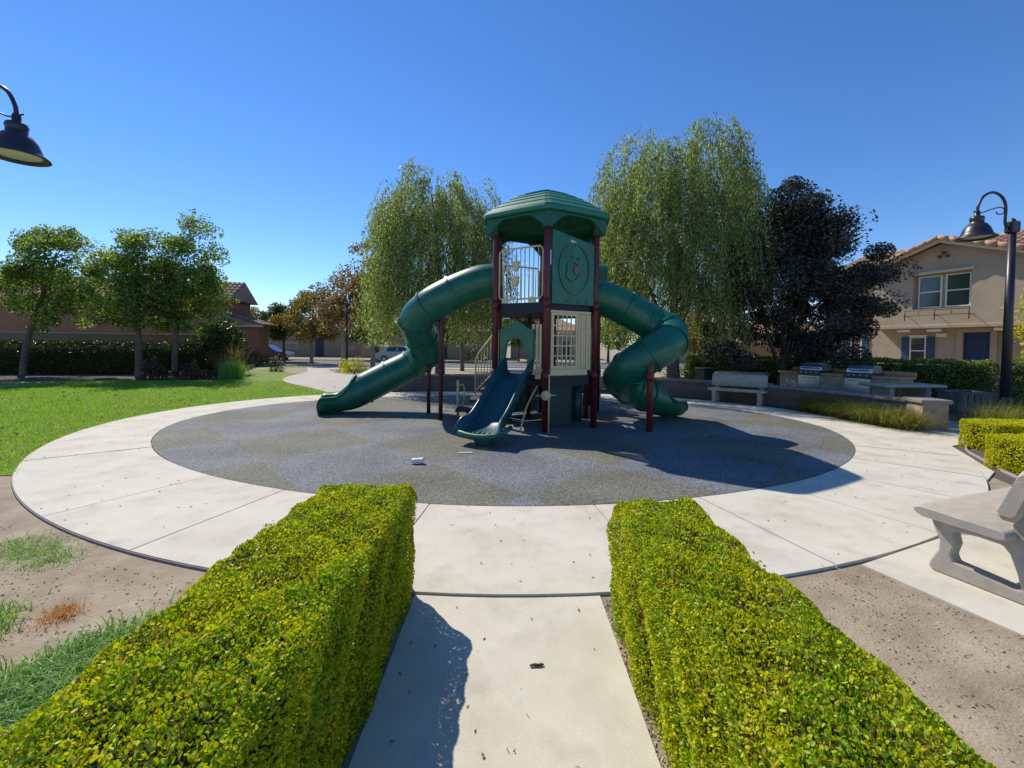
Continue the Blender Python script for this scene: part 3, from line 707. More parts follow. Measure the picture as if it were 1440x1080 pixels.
# transfer steps rising to the lower deck on the left
for i, (x, z, yy) in enumerate(((-0.98, 0.20, 9.45), (-0.74, 0.42, 9.45), (-0.50, 0.64, 9.45), (-0.30, 0.86, 9.35))):
    st = P('step', MB().box((x, yy, z), (0.40 if i == 0 else 0.30, 0.62, 0.055), bev=0.012), 'step_black')
    P('step_leg', MB().box((x + 0.05, yy, z / 2 - 0.02), (0.05, 0.40, z), bev=0.005), 'step_black', st)
rl = MB(); y_ = 9.80
rl.tube([(-0.80, y_, 0.35), (-0.80, y_, 1.30), (-0.74, y_, 1.42), (-0.36, y_, 1.92)], 0.018, 8)
rl.tube([(-0.80, y_, 0.55), (-0.36, y_, 1.02)], 0.015, 8)
rail = P('stair_rail', rl, 'beige')
for i in range(6):
    x = -0.74 + i * 0.07
    P('bar', MB().tube([(x, y_, 0.55 + (x + 0.8) * 1.05), (x, y_, 1.40 + (x + 0.74) * 1.32)], 0.010, 6), 'beige', rail)
gp2 = P('grab_post', MB().tube([(-1.17, 9.55, 0.0), (-1.17, 9.55, 0.80), (-1.17, 9.55, 0.83)], [0.032, 0.032, 0.022], 10), 'beige')
P('grab_loop', MB().tube([(-1.15, 9.55, 0.72), (-1.07, 9.55, 0.73), (-1.03, 9.55, 0.66), (-1.03, 9.55, 0.35), (-1.06, 9.55, 0.26), (-1.15, 9.55, 0.24)], 0.013, 8), 'beige', gp2)
P('step_panel', MB().box((-0.42, 9.28, 0.62), (0.10, 0.05, 0.42), bev=0.02), 'teal')
# smaller rear tower with its own roof
BX, BY, BS = 1.62, 11.15, 0.55
for sx in (-1, 1):
    for sy in (-1, 1): post(Vector((BX + sx * BS, BY + sy * BS, 0)), 3.45 if (sx, sy) != (1, -1) else 3.45, 'maroon', 0.055)
P('rear_deck', MB().box((BX, BY, 1.0), (1.16, 1.16, 0.12)), 'deck_rubber')
q0 = [(BX - .72, BY - .72), (BX + .72, BY - .72), (BX + .72, BY + .72), (BX - .72, BY + .72)]
mb = MB(); levels = [(1.02, 3.46), (1.0, 3.52)]
for i in range(5):
    s0 = 1.0 - 0.9 * i / 5; s1 = 1.0 - 0.9 * (i + 1) / 5; levels += [(s0 - 0.01, 3.55 + 0.13 * i + 0.03), (s1 + 0.012, 3.55 + 0.13 * (i + 1))]
levels += [(0.02, 4.24)]
vs = [(BX + (x - BX) * s, BY + (y - BY) * s, z) for s, z in levels for x, y in q0]
fs = [(i * 4 + k, i * 4 + (k + 1) % 4, (i + 1) * 4 + (k + 1) % 4, (i + 1) * 4 + k) for i in range(len(levels) - 1) for k in range(4)] + [(0, 3, 2, 1)]
rr2 = P('rear_roof', MB().add(vs, fs), 'roof_teal')
for k in range(4):
    a_, b_ = Vector((*q0[k], 0)), Vector((*q0[(k + 1) % 4], 0)); Mq, Lq = frame(a_, b_)
    P('fascia', MB().band([(0, 3.49), (Lq / 2, 3.49), (Lq, 3.49)], [(0, 3.10), (Lq / 2, 3.36), (Lq, 3.10)], -0.04, -0.005, Mq), 'teal_panel', rr2)
cs = [Vector((BX + sx * BS, BY + sy * BS, 0)) for sx, sy in ((-1, -1), (1, -1), (1, 1), (-1, 1))]
for k in (0, 1, 2): barrier(cs[k], cs[(k + 1) % 4], 1.08, 1.95, 7, feet=False)
bd = P('bridge', MB().box((1.40, 10.36, 1.0), (0.75, 0.46, 0.10)), 'deck_rubber')
ld = P('rear_ladder', MB().tube([(2.30, 10.9, 0.0), (2.30, 10.9, 0.95), (2.25, 10.9, 1.55)], 0.018, 8), 'beige')
P('ladder_rail', MB().tube([(2.30, 11.35, 0.0), (2.30, 11.35, 0.95), (2.25, 11.35, 1.55)], 0.018, 8), 'beige', ld)
for z in (0.25, 0.5, 0.75): P('rung', MB().tube([(2.30, 10.9, z), (2.30, 11.35, z)], 0.015, 8), 'beige', ld)
P('green_bench_panel', MB().box((2.45, 10.5, 0.55), (0.55, 0.35, 0.04), bev=0.015), 'teal')
for x in (2.22, 2.68): P('panel_leg', MB().tube([(x, 10.5, 0), (x, 10.5, 0.55)], 0.015, 8), 'beige')

# ------------------------------------------------------------------ lamps
def lamp(loc, rz, label, scale=1.0):
    e = empty('street_lamp', loc, rz, label, 'street lamp', 'gooseneck lamps round the playground'); e.scale = (scale,) * 3
    MB().lathe([(0.16, -0.05), (0.16, 0.30), (0.13, 0.36), (0.145, 0.40), (0.145, 0.44), (0.115, 0.48), (0.135, 0.52), (0.135, 0.56), (0.10, 0.62), (0.095, 0.66)], n=20).build('lamp_base', 'lamp_metal', e)
    MB().tube([(0, 0, 0.60), (0, 0, 4.40)], [0.088, 0.068], 16).build('pole', 'lamp_metal', e)
    MB().box((0, 0, 4.48), (0.20, 0.18, 0.26), bev=0.03).build('pole_cap', 'lamp_metal', e)
    MB().lathe([(0.06, 4.60), (0.04, 4.66), (0.0, 4.69)], n=12).build('finial', 'lamp_metal', e)
    arm = MB().tube(catmull([(-0.12, 0, 4.46), (-0.17, 0, 4.60), (-0.17, 0, 4.95), (-0.27, 0, 5.16), (-0.47, 0, 5.25), (-0.67, 0, 5.16), (-0.78, 0, 4.96), (-0.80, 0, 4.80)], 6), 0.027, 10).build('arm', 'lamp_metal', e)
    MB().tube(catmull([(-0.90, 0, 4.83), (-0.70, 0, 4.80), (-0.50, 0, 4.87), (-0.30, 0, 4.92), (-0.20, 0, 4.88), (-0.24, 0, 4.78), (-0.34, 0, 4.77), (-0.38, 0, 4.82)], 6), 0.012, 8).build('scroll', 'lamp_metal', arm)
    sh = MB().lathe([(0.035, 4.84), (0.05, 4.80), (0.05, 4.72), (0.11, 4.70), (0.125, 4.66), (0.115, 4.62), (0.115, 4.56), (0.16, 4.53), (0.22, 4.44), (0.255, 4.34), (0.265, 4.30), (0.335, 4.245), (0.345, 4.225), (0.335, 4.22), (0.25, 4.26), (0.24, 4.30)], (-0.80, 0, 0), 32).build('lamp_shade', 'lamp_metal', e)
    MB().lathe([(0.262, 4.262), (0.20, 4.245), (0.0, 4.235)], (-0.80, 0, 0), 24).build('lens', 'lamp_lens', sh)
    return e
lamp((11.05, 9.5, -0.05), 0, 'dark lamp post with gooseneck arm beside the yellow box hedges', 0.985)
lamp((-8.18, 6.4, -0.05), math.pi, 'dark gooseneck lamp hanging over the lawn edge, lit from behind', 1.035)
lamp((-9.3, 24.2, -0.05), math.pi, 'dark lamp post standing where the garden walk curves away', 0.86)
for (x, y, h, lab) in ((-12.4, 39.9, 5.0, 'thin dark pole by the road near the gold tree'), (-9.9, 31.0, 3.9, 'thin dark pole behind the curved garden walk')):
    e = empty('pole_light', (x, y, -0.05), 0, lab, 'pole')
    MB().tube([(0, 0, 0), (0, 0, h)], [0.07, 0.05], 10).build('pole', 'lamp_metal', e)
    MB().lathe([(0.0, h + 0.28), (0.10, h + 0.22), (0.15, h + 0.05), (0.06, h)], n=12).build('lamp_head', 'lamp_metal', e)

# ------------------------------------------------------------------ benches
def bench(loc, rz, label, length=1.8):
    """local x along the bench, y towards the sitter's front"""
    e = empty('concrete_bench', loc, rz, label, 'bench', 'precast concrete benches round the playground')
    half = length / 2
    def bar(sec, x0, x1, name, par, inset):
        """section (y, z) lofted along x with rounded ends"""
        c = (sum(p[0] for p in sec) / len(sec), sum(p[1] for p in sec) / len(sec)); rings = []
        for x, s in ((x0, 0.80), (x0 + 0.012, 0.92), (x0 + 0.04, 1.0), (x1 - 0.04, 1.0), (x1 - 0.012, 0.92), (x1, 0.80)):
            rings.append([Vector((x, c[0] + (y - c[0]) * (1 - (1 - s) * inset), c[1] + (z - c[1]) * s)) for y, z in sec])
        n = len(sec); mb = MB(); vs = sum(rings, [])
        fs = [(i * n + k, i * n + (k + 1) % n, (i + 1) * n + (k + 1) % n, (i + 1) * n + k) for i in range(5) for k in range(n)]
        mb.add(vs, fs, True); mb.add(rings[0], [tuple(reversed(range(n)))]); mb.add(rings[-1], [tuple(range(n))])
        return mb.build(name, 'precast', par)
    seat = [(0.26, 0.425), (0.275, 0.45), (0.262, 0.475), (0.23, 0.484), (0.0, 0.476), (-0.20, 0.470), (-0.235, 0.455), (-0.235, 0.415), (-0.20, 0.40), (0.0, 0.402), (0.22, 0.405)]
    bar(seat, -half, half, 'seat', e, 0.3)
    back = [(-0.185, 0.53), (-0.165, 0.55), (-0.225, 0.76), (-0.26, 0.87), (-0.285, 0.895), (-0.32, 0.89), (-0.335, 0.86), (-0.30, 0.74), (-0.255, 0.56), (-0.235, 0.53)]
    bar(back, -half + 0.02, half - 0.02, 'backrest', e, 0.3)
    leg = [(0.215, 0.41), (0.19, 0.33), (0.155, 0.24), (0.16, 0.17), (0.20, 0.08), (0.215, 0.03), (0.19, 0.0), (0.05, 0.0), (-0.10, 0.0), (-0.26, 0.0), (-0.36, 0.0), (-0.385, 0.05), (-0.355, 0.16), (-0.29, 0.34), (-0.275, 0.47), (-0.31, 0.66), (-0.325, 0.74), (-0.285, 0.72), (-0.235, 0.56), (-0.20, 0.47), (-0.16, 0.405)]
    hole = [(0.085, 0.335), (0.065, 0.24), (0.085, 0.16), (0.07, 0.115), (-0.05, 0.105), (-0.16, 0.095), (-0.235, 0.085), (-0.26, 0.10), (-0.24, 0.19), (-0.205, 0.30), (-0.17, 0.345), (-0.05, 0.35)]
    def side(x):
        # outline bridged to the opening by nearest angle, front and back faces
        import bmesh
        bm = bmesh.new(); th = 0.055
        def loop(poly, xx): return [bm.verts.new((xx, p[0], p[1])) for p in poly]
        for xx in (x - th, x + th):
            a = loop(leg, xx); b = loop(hole, xx)
            es = [bm.edges.new((a[i], a[(i + 1) % len(a)])) for i in range(len(a))] + [bm.edges.new((b[i], b[(i + 1) % len(b)])) for i in range(len(b))]
            bmesh.ops.triangle_fill(bm, use_beauty=True, edges=es)
            if xx < x: A, B = a, b
        n1, n2 = len(leg), len(hole)
        bm.verts.ensure_lookup_table()
        for P0, P1 in ((A, a), (B, b)):
            m_ = len(P0)
            for i in range(m_): bm.faces.new((P0[i], P0[(i + 1) % m_], P1[(i + 1) % m_], P1[i]))
        bmesh.ops.recalc_face_normals(bm, faces=bm.faces)
        me = bpy.data.meshes.new('leg'); bm.to_mesh(me); bm.free(); me.materials.append(MAT['precast'])
        o = link(bpy.data.objects.new('leg', me), e)
        bv = o.modifiers.new('bevel', 'BEVEL'); bv.width = 0.012; bv.segments = 2; bv.limit_method = 'ANGLE'
    side(-half + 0.16); side(half - 0.16)
    return e
bench((3.98, 3.24, -0.012), rad(19.9), 'grey concrete bench on its own pad beside the bare dirt')
bench((6.62, 12.42, -0.05), rad(180 - 38), 'grey concrete bench in front of the low wall under trees', 1.5)

# ------------------------------------------------------------------ low seat wall and the grill area
wpts = catmull([(-4.3, 14.75, 0), (-0.7, 15.15, 0), (3.0, 15.15, 0), (5.6, 14.3, 0), (7.2, 12.6, 0), (7.95, 11.4, 0), (8.5, 9.9, 0), (8.72, 8.95, 0)], 6)
lw = empty('low_wall', (wpts[0].x, wpts[0].y, -0.05), 0, 'low curved block wall with pale cap behind the playground', 'wall')
def rel(mb, o):
    mb.v = [(x - o.location.x, y - o.location.y, z - o.location.z) for x, y, z in mb.v]; return mb
rel(MB().sweep([[(-0.14, -0.15), (0.14, -0.15), (0.14, 0.50), (-0.14, 0.50)]] * len(wpts), wpts, smooth=False), lw).build('wall_body', 'wall_block', lw)
for i in range(0, len(wpts) - 1):
    a_, b_ = wpts[i], wpts[i + 1]; d = (b_ - a_); u = d.normalized()
    rel(MB().box((a_ + b_) / 2 + Vector((0, 0, 0.533)), (d.length - 0.012, 0.36, 0.07), rz=math.atan2(u.y, u.x), bev=0.012), lw).build('cap_stone', 'wall_cap', lw)
e_ = wpts[-1]
rel(MB().box((e_.x, e_.y - 0.05, 0.22), (0.46, 0.46, 0.62), rz=rad(-10)), lw).build('pillar', 'counter_stone', lw)
rel(MB().box((e_.x, e_.y - 0.05, 0.572), (0.56, 0.56, 0.085), rz=rad(-10), bev=0.015), lw).build('pillar_cap', 'wall_cap', lw)

cang = math.atan2(11.12 - 13.65, 10.21 - 8.98)
ce = empty('grill_counter', (9.55, 12.55, -0.03), cang, 'stone veneered counter with orange top holding two barbecues', 'counter')
MB().box((0, 0.30, 0.43), (3.1, 0.75, 0.86)).build('counter_body', 'counter_stone', ce)
for x0, x1 in ((-1.6, -0.98), (-0.32, 0.30), (0.96, 1.6)):
    MB().box(((x0 + x1) / 2, 0.30, 0.895), (x1 - x0, 0.84, 0.07), bev=0.015).build('counter_top', 'counter_top', ce)
MB().box((0, 0.70, 0.99), (3.2, 0.10, 0.12), bev=0.015).build('back_ledge', 'counter_top', ce)
def grill(x, label):
    M_ = Matrix.Translation(ce.location) @ Matrix.Rotation(cang, 4, 'Z')
    p = M_ @ Vector((x, 0.20, 0.86))
    e = empty('barbecue_grill', p, cang, label, 'grill', 'barbecue grills in the counter')
    MB().box((0, -0.30, -0.22), (0.62, 0.06, 0.40), bev=0.01).build('cabinet_door', 'steel', e)
    MB().tube([(-0.2, -0.36, -0.08), (0.2, -0.36, -0.08)], 0.012, 8).build('door_handle', 'steel', e)
    MB().box((0, -0.28, 0.07), (0.64, 0.10, 0.15), bev=0.01).build('control_panel', 'dark_steel', e)
    for i in range(4):
        MB().lathe([(0.0, 0.035), (0.024, 0.03), (0.028, 0.0)], (-0.22 + i * 0.147, -0.335, 0.07), 10, rot=Matrix.Rotation(rad(90), 3, 'X')).build('knob', 'steel', e)
    MB().box((0, 0.06, 0.06), (0.64, 0.55, 0.14), bev=0.01).build('firebox', 'dark_steel', e)
    prof = [(-0.24, 0.14), (-0.22, 0.24), (-0.14, 0.32), (0.02, 0.36), (0.18, 0.34), (0.27, 0.28), (0.28, 0.14)]
    hd = MB(); vs = [(sx * 0.31, y, z) for sx in (-1, 1) for y, z in prof]; n7 = len(prof)
    hd.add(vs, [tuple(range(n7)), tuple(reversed(range(n7, 2 * n7)))] + [(i, n7 + i, n7 + (i + 1) % n7, (i + 1) % n7) for i in range(n7)])
    hood_ = hd.build('grill_hood', 'steel', e)
    MB().tube([(-0.24, -0.27, 0.21), (0.24, -0.27, 0.21)], 0.014, 8).build('hood_handle', 'dark_steel', hood_)
grill(-0.65, 'steel barbecue grill in the counter, next to the dark tree')
grill(0.63, 'steel barbecue grill in the counter, next to the shaded picnic table')

def picnic(loc, rz, label):
    e = empty('picnic_table', loc, rz, label, 'table', 'concrete picnic tables by the grills')
    MB().box((0, 0, 0.74), (1.7, 0.8, 0.08), bev=0.03).build('table_top', 'precast', e)
    for x in (-0.5, 0.5): MB().box((x, 0, 0.35), (0.14, 0.50, 0.70), bev=0.02).build('leg', 'precast', e)
    for sy in (-1, 1):
        s = MB().box((0, sy * 0.72, 0.44), (1.7, 0.30, 0.07), bev=0.025).build('seat', 'precast', e)
        for x in (-0.5, 0.5): MB().box((x, sy * 0.72, 0.20), (0.12, 0.22, 0.41), bev=0.02).build('seat_leg', 'precast', s)
picnic((10.15, 11.05, -0.03), rad(4), 'shaded concrete picnic table beside the slatted bin')
picnic((8.25, 15.3, -0.03), rad(-15), 'sunlit concrete picnic table behind the bench and low wall')
be = empty('litter_bin', (10.72, 9.98, -0.03), rad(-12), 'dark square litter bin of upright wooden slats beside the picnic table', 'bin')
MB().box((0, 0, 0.32), (0.66, 0.66, 0.62)).build('liner', 'step_black', be)
for k in range(4):
    for i in range(6):
        M_ = Matrix.Rotation(k * math.pi / 2, 3, 'Z'); p = M_ @ Vector((-0.30 + i * 0.12, -0.355, 0.34))
        MB().box(p, (0.10, 0.03, 0.66), rz=k * math.pi / 2, bev=0.006).build('slat', 'bin_wood', be)
MB().band([(-.38, -.38), (.38, -.38), (.38, .38), (-.38, .38)], [(-.25, -.25), (.25, -.25), (.25, .25), (-.25, .25)], 0.67, 0.70, closed=True).build('rim', 'bin_wood', be)
ge = empty('wheelie_bin', (7.3, 15.9, -0.05), rad(10), 'dark green wheeled bin behind the low wall', 'bin')
MB().add([(x * s, y * s, z) for z, s in ((0.05, 0.8), (0.85, 1.0)) for x, y in ((-.26, -.28), (.26, -.28), (.26, .28), (-.26, .28))], [(3, 2, 1, 0), (4, 5, 6, 7), (0, 1, 5, 4), (1, 2, 6, 5), (2, 3, 7, 6), (3, 0, 4, 7)]).build('bin_body', 'bin_green', ge)
MB().box((0, 0, 0.885), (0.58, 0.62, 0.06), bev=0.02).build('lid', 'bin_green', ge)
for sx in (-1, 1): MB().tube([(sx * 0.22, 0.26, 0.09), (sx * 0.27, 0.26, 0.09)], 0.10, 12).build('wheel', 'tyre', ge)

# ------------------------------------------------------------------ houses
def tile_plane(mb, o, u, v, lu, lv, tw=0.26, tl=0.40):
    """barrel tiles over a slope: o lower-left corner, u along the eave, v up the slope"""
    o, u, v = Vector(o), Vector(u).normalized(), Vector(v).normalized(); nn = u.cross(v).normalized()
    if nn.z < 0: nn = -nn
    nu, nv = max(1, int(lu / tw)), max(1, int(lv / tl)); tw, tl = lu / nu, lv / nv
    cs = [(-0.5, 0.0), (-0.34, 0.07), (0.0, 0.105), (0.34, 0.07), (0.5, 0.0)]
    for j in range(nv):
        for i in range(nu):
            c = o + u * (i + 0.5) * tw
            wob = random.uniform(-0.012, 0.012)
            vs = [c + u * a * tw * sc_ + v * (y + wob) + nn * (b * sc_ + lift) for (y, sc_, lift) in ((j * tl - 0.05, 1.0, 0.045), ((j + 1) * tl, 0.86, 0.0)) for a, b in cs]
            mb.add(vs, [(k, k + 1, 5 + k + 1, 5 + k) for k in range(4)] + [(4, 3, 2, 1, 0)], False)
def window(par, M, x0, x1, z0, z1, depth=0.10, mull=True, frame_m='white_paint', fw=0.05):
    """window set in the plane local z=0 (x right, y up, z outwards)"""
    f = MB().band([(x0, z0), (x1, z0), (x1, z1), (x0, z1)], [(x0 + fw, z0 + fw), (x1 - fw, z0 + fw), (x1 - fw, z1 - fw), (x0 + fw, z1 - fw)], -depth, 0.03 - depth * 0.0, M, closed=True).build('window', frame_m, par)
    MB().prism([(x0 + fw, z0 + fw), (x1 - fw, z0 + fw), (x1 - fw, z1 - fw), (x0 + fw, z1 - fw)], -0.03, -0.01, M).build('pane', 'glass', f)
    if mull: MB().prism([(x0 + fw, (z0 + z1) / 2 - 0.025), (x1 - fw, (z0 + z1) / 2 - 0.025), (x1 - fw, (z0 + z1) / 2 + 0.025), (x0 + fw, (z0 + z1) / 2 + 0.025)], -0.008, 0.02, M).build('meeting_rail', frame_m, f)
    return f
WM = Matrix(((1, 0, 0, 0), (0, 0, -1, 0), (0, 1, 0, 0), (0, 0, 0, 1)))   # x along wall, y up, z towards the viewer (-y)

random.seed(11)
hr = empty('stucco_house', (17.0, 23.6, -0.05), math.atan2(-0.934, 0.356), 'tan two-storey house with tiled gable roof and blue shutters', 'house')
# local: x along the facade, y into the house
mb = MB(); mb.box((6.5, 4.3, 2.65), (13.0, 8.0, 5.3)); mb.build('wall', 'stucco_tan', hr)
g0, g1, gm, gy = 2.75, 7.95, 5.35, -0.30    # gabled bay, its face at y = gy
def WMy(y): 
    m_ = WM.copy(); m_[1][3] = y; return m_
# bay face with the recessed window opening cut out
rc = (4.30, 6.26, 3.50, 5.02)
mb = MB()
mb.prism([(g0, 2.80), (rc[0], 2.80), (rc[0], 5.35 + (rc[0] - g0) * 0.0 + 0.0), (g0, 5.35)], -0.6, 0.0, WMy(gy))
mb.prism([(rc[1], 2.80), (g1, 2.80), (g1, 5.35), (rc[1], 5.35)], -0.6, 0.0, WMy(gy))
mb.prism([(rc[0], 2.80), (rc[1], 2.80), (rc[1], rc[2]), (rc[0], rc[2])], -0.6, 0.0, WMy(gy))
mb.prism([(rc[0], rc[3]), (rc[1], rc[3]), (rc[1], 5.35), (rc[0], 5.35)], -0.6, 0.0, WMy(gy))
mb.prism([(g0, 5.35), (g1, 5.35), (gm, 6.32)], -0.6, 0.0, WMy(gy))
bay = mb.build('gable_wall', 'stucco_tan', hr)
MB().prism([(rc[0], rc[2]), (rc[1], rc[2]), (rc[1], rc[3]), (rc[0], rc[3])], -0.55, -0.22, WMy(gy)).build('recess', 'stucco_tan', bay)
MB().box(((rc[0] + rc[1]) / 2, gy - 0.03, rc[3] + 0.06), (rc[1] - rc[0] + 0.16, 0.14, 0.10)).build('lintel', 'stucco_trim', bay)
MB().box(((g0 + g1) / 2, gy + 0.28, 2.72), (g1 - g0 + 0.02, 0.62, 0.16), bev=0.02).build('ledge', 'stucco_tan', bay)
for x in (4.0, 5.1, 7.2): MB().box((x, gy + 0.15, 2.56), (0.5, 0.30, 0.16), bev=0.02).build('corbel', 'stucco_tan', bay)
window(hr, WMy(gy + 0.20), 4.42, 5.24, 3.55, 4.96); window(hr, WMy(gy + 0.20), 5.36, 6.18, 3.55, 4.96)
for (x, z) in ((5.35, 5.88), (5.22, 5.72), (5.48, 5.72)):
    MB().tube([(x, gy - 0.05, z), (x, gy + 0.1, z)], 0.075, 14).build('vent_pipe', 'clay_vent', bay)
rlh = MB(); rlh.tube([(4.2, gy - 0.34, 3.42), (6.35, gy - 0.34, 3.42)], 0.016, 6); rlh.tube([(4.2, gy - 0.34, 3.20), (6.35, gy - 0.34, 3.20)], 0.012, 6)
sh = rlh.build('plant_shelf_rail', 'iron', hr)
for x in (4.2, 5.25, 6.35):
    MB().tube([(x, gy - 0.34, 3.48), (x, gy - 0.34, 2.98)], 0.018, 6).build('bracket', 'iron', sh)
    MB().tube([(x, gy - 0.34, 3.18), (x, gy, 3.18)], 0.014, 6).build('bracket_arm', 'iron', sh)
for x in (4.7, 5.8): MB().tube([(x, gy - 0.34, 3.42), (x, gy - 0.34, 3.20)], 0.010, 6).build('spindle', 'iron', sh)
def shuttered(x0, x1, z0, z1, yy):
    wdw = window(hr, WMy(yy), x0, x1, z0, z1, 0.06)
    for a, b in ((x0 - 0.30, x0 - 0.02), (x1 + 0.02, x1 + 0.30)):
        s = MB().prism([(a, z0), (b, z0), (b, z1), (a, z1)], 0.0, 0.04, WMy(yy)).build('shutter', 'shutter_blue', hr)
        for zz in (z0 + 0.2, z1 - 0.2): MB().prism([(a, zz - 0.05), (b, zz - 0.05), (b, zz + 0.05), (a, zz + 0.05)], 0.042, 0.06, WMy(yy)).build('batten', 'shutter_blue', s)
    MB().prism([(x0 - 0.03, z1 + 0.01), (x1 + 0.03, z1 + 0.01), (x1 + 0.03, z1 + 0.08), (x0 - 0.03, z1 + 0.08)], 0.0, 0.06, WMy(yy)).build('trim', 'white_paint', wdw)
shuttered(3.97, 4.58, 1.0, 2.28, 0.29); shuttered(1.45, 1.98, 1.0, 2.28, 0.29)
dr = MB().prism([(5.86, 0.05), (6.68, 0.05), (6.68, 2.44), (5.86, 2.44)], -0.05, 0.005, WMy(0.28)).build('door', 'door_blue', hr)
for zz in (0.5, 1.2, 1.9): MB().prism([(5.98, zz - 0.25), (6.56, zz - 0.25), (6.56, zz + 0.25), (5.98, zz + 0.25)], 0.006, 0.02, WMy(0.28)).build('door_panel', 'door_blue', dr)
MB().band([(5.66, 0.02), (5.66, 2.62), (6.88, 2.62), (6.88, 0.02)], [(5.85, 0.02), (5.85, 2.45), (6.69, 2.45), (6.69, 0.02)], 0.0, 0.12, WMy(0.29)).build('door_surround', 'stucco_tan', hr)
MB().prism([(4.92, 2.27), (5.30, 2.27), (5.30, 2.42), (4.92, 2.42)], 0.0, 0.03, WMy(0.29)).build('number_plate', 'white_paint', hr)
# roofs
sl_ = math.atan2(7.05 - 5.28, 4.5); vv = (0, math.cos(sl_), math.sin(sl_))
rf = MB(); k1 = (1.2 + 0.35) / math.cos(sl_)
tile_plane(rf, (-0.45, -0.35, 5.22), (1, 0, 0), vv, g0 + 0.35, k1); tile_plane(rf, (g1 + 0.2, -0.35, 5.22), (1, 0, 0), vv, 13.45 - g1 - 0.2, k1)
tile_plane(rf, (-0.45, 1.2, 5.22 + 1.55 * math.tan(sl_)), (1, 0, 0), vv, 13.9, 5.0 - k1)
rm = rf.build('roof', 'roof_tile', hr)
zk = 5.24 + 1.5 * math.tan(sl_)
MB().add([(-0.40, 1.2, zk), (13.4, 1.2, zk), (13.4, 4.3, 7.05), (-0.40, 4.3, 7.05), (13.4, 8.9, 5.24), (-0.4, 8.9, 5.24), (-0.4, -0.3, 5.24), (g0 - 0.1, -0.3, 5.24), (g0 - 0.1, 1.2, zk), (g1 + 0.2, -0.3, 5.24), (13.4, -0.3, 5.24), (g1 + 0.2, 1.2, zk)], [(0, 1, 2, 3), (3, 2, 4, 5), (6, 7, 8, 0), (9, 10, 1, 11), (6, 0, 3, 5), (10, 4, 2, 1)]).build('roof_deck', 'roof_tile', rm)
rc_ = MB()
for i in range(34): rc_.tube([(-0.45 + i * 0.41, 4.32, 7.06), (-0.45 + i * 0.41 + 0.44, 4.32, 7.09)], [0.13, 0.11], 8)
rc_.build('ridge_tiles', 'roof_tile', rm)
gr_ = MB(); gs = math.atan2(6.42 - 5.34, gm - g0 + 0.25); cl = (gm - g0 + 0.25) / math.cos(gs)
tile_plane(gr_, (g0 - 0.25, gy - 0.50, 5.40), (0, 1, 0), (math.cos(gs), 0, math.sin(gs)), 3.0, cl)
tile_plane(gr_, (g1 + 0.25, gy - 0.50, 5.40), (0, 1, 0), (-math.cos(gs), 0, math.sin(gs)), 3.0, cl)
gro = gr_.build('gable_roof', 'roof_tile', hr)
for s in (-1, 1):
    for i in range(8):
        a_ = Vector((gm + s * (i * 0.36), gy - 0.50, 6.50 - i * 0.36 * math.tan(gs))); b_ = Vector((gm + s * ((i + 1) * 0.36), gy - 0.50, 6.48 - (i + 1) * 0.36 * math.tan(gs)))
        MB().tube([a_, b_], [0.085, 0.10], 8).build('rake_tile', 'roof_tile', gro)
    q = [Vector((gm, gy - 0.44, 6.36)), Vector((gm + s * 2.86, gy - 0.44, 6.36 - 2.86 * math.tan(gs)))]
    MB().box((q[0] + q[1]) / 2, ((q[1] - q[0]).length, 0.05, 0.16), rot=Matrix.Rotation(s * gs, 3, 'Y')).build('bargeboard', 'stucco_trim', gro)
    MB().add([(gm, gy - 0.48, 6.40), (gm + s * 2.9, gy - 0.48, 6.40 - 2.9 * math.tan(gs)), (gm + s * 2.9, 3.0, 6.40 - 2.9 * math.tan(gs)), (gm, 3.0, 6.40)], [(0, 1, 2, 3)]).build('gable_deck', 'roof_tile', gro)
MB().box((1.1, -0.34, 5.14), (2.9, 0.10, 0.14)).build('gutter', 'stucco_trim', rm); MB().box((10.8, -0.34, 5.14), (5.2, 0.10, 0.14)).build('gutter', 'stucco_trim', rm)
window(hr, WMy(0.29), 9.4, 10.2, 3.6, 4.9); window(hr, WMy(0.29), 9.4, 10.2, 1.0, 2.3)

hl = empty('stucco_house', (-20.0, 30.0, -0.05), rad(10), 'orange-brown two-storey house behind the garden wall and lawn trees', 'house')
MB().box((-9.5, 2.0, 2.35), (19.0, 4.0, 4.7)).build('wall', 'stucco_orange', hl)
an = MB().box((0.95, 1.35, 1.42), (1.96, 2.0, 2.84)).build('annex_wall', 'stucco_orange', hl)
r_ = MB(); s2 = math.atan2(1.45, 2.5)
tile_plane(r_, (-19.4, -0.5, 4.62), (1, 0, 0), (0, math.cos(s2), math.sin(s2)), 19.9, 2.85, 0.3, 0.42)
ro = r_.build('roof', 'roof_tile_brown', hl)
MB().add([(-19.5, -0.45, 4.62), (0.45, -0.45, 4.62), (0.45, 2.0, 6.05), (-19.5, 2.0, 6.05), (0.45, 4.4, 4.62), (-19.5, 4.4, 4.62)], [(0, 1, 2, 3), (3, 2, 4, 5), (0, 3, 5), (1, 4, 2)]).build('roof_deck', 'roof_tile_brown', ro)
MB().box((-9.5, -0.42, 4.58), (19.9, 0.10, 0.16)).build('fascia', 'stucco_trim', ro)
MB().add([(0.40, -0.2, 4.60), (0.40, 4.1, 4.60), (0.40, 2.0, 5.9)], [(0, 1, 2)]).build('gable_board', 'stucco_orange', ro)
r_ = MB(); s3 = math.atan2(0.75, 2.4)
tile_plane(r_, (2.45, -0.3, 2.86), (0, 1, 0), (-math.cos(s3), 0, math.sin(s3)), 2.9, 2.5, 0.3, 0.42)
ao = r_.build('annex_roof', 'roof_tile_brown', hl)
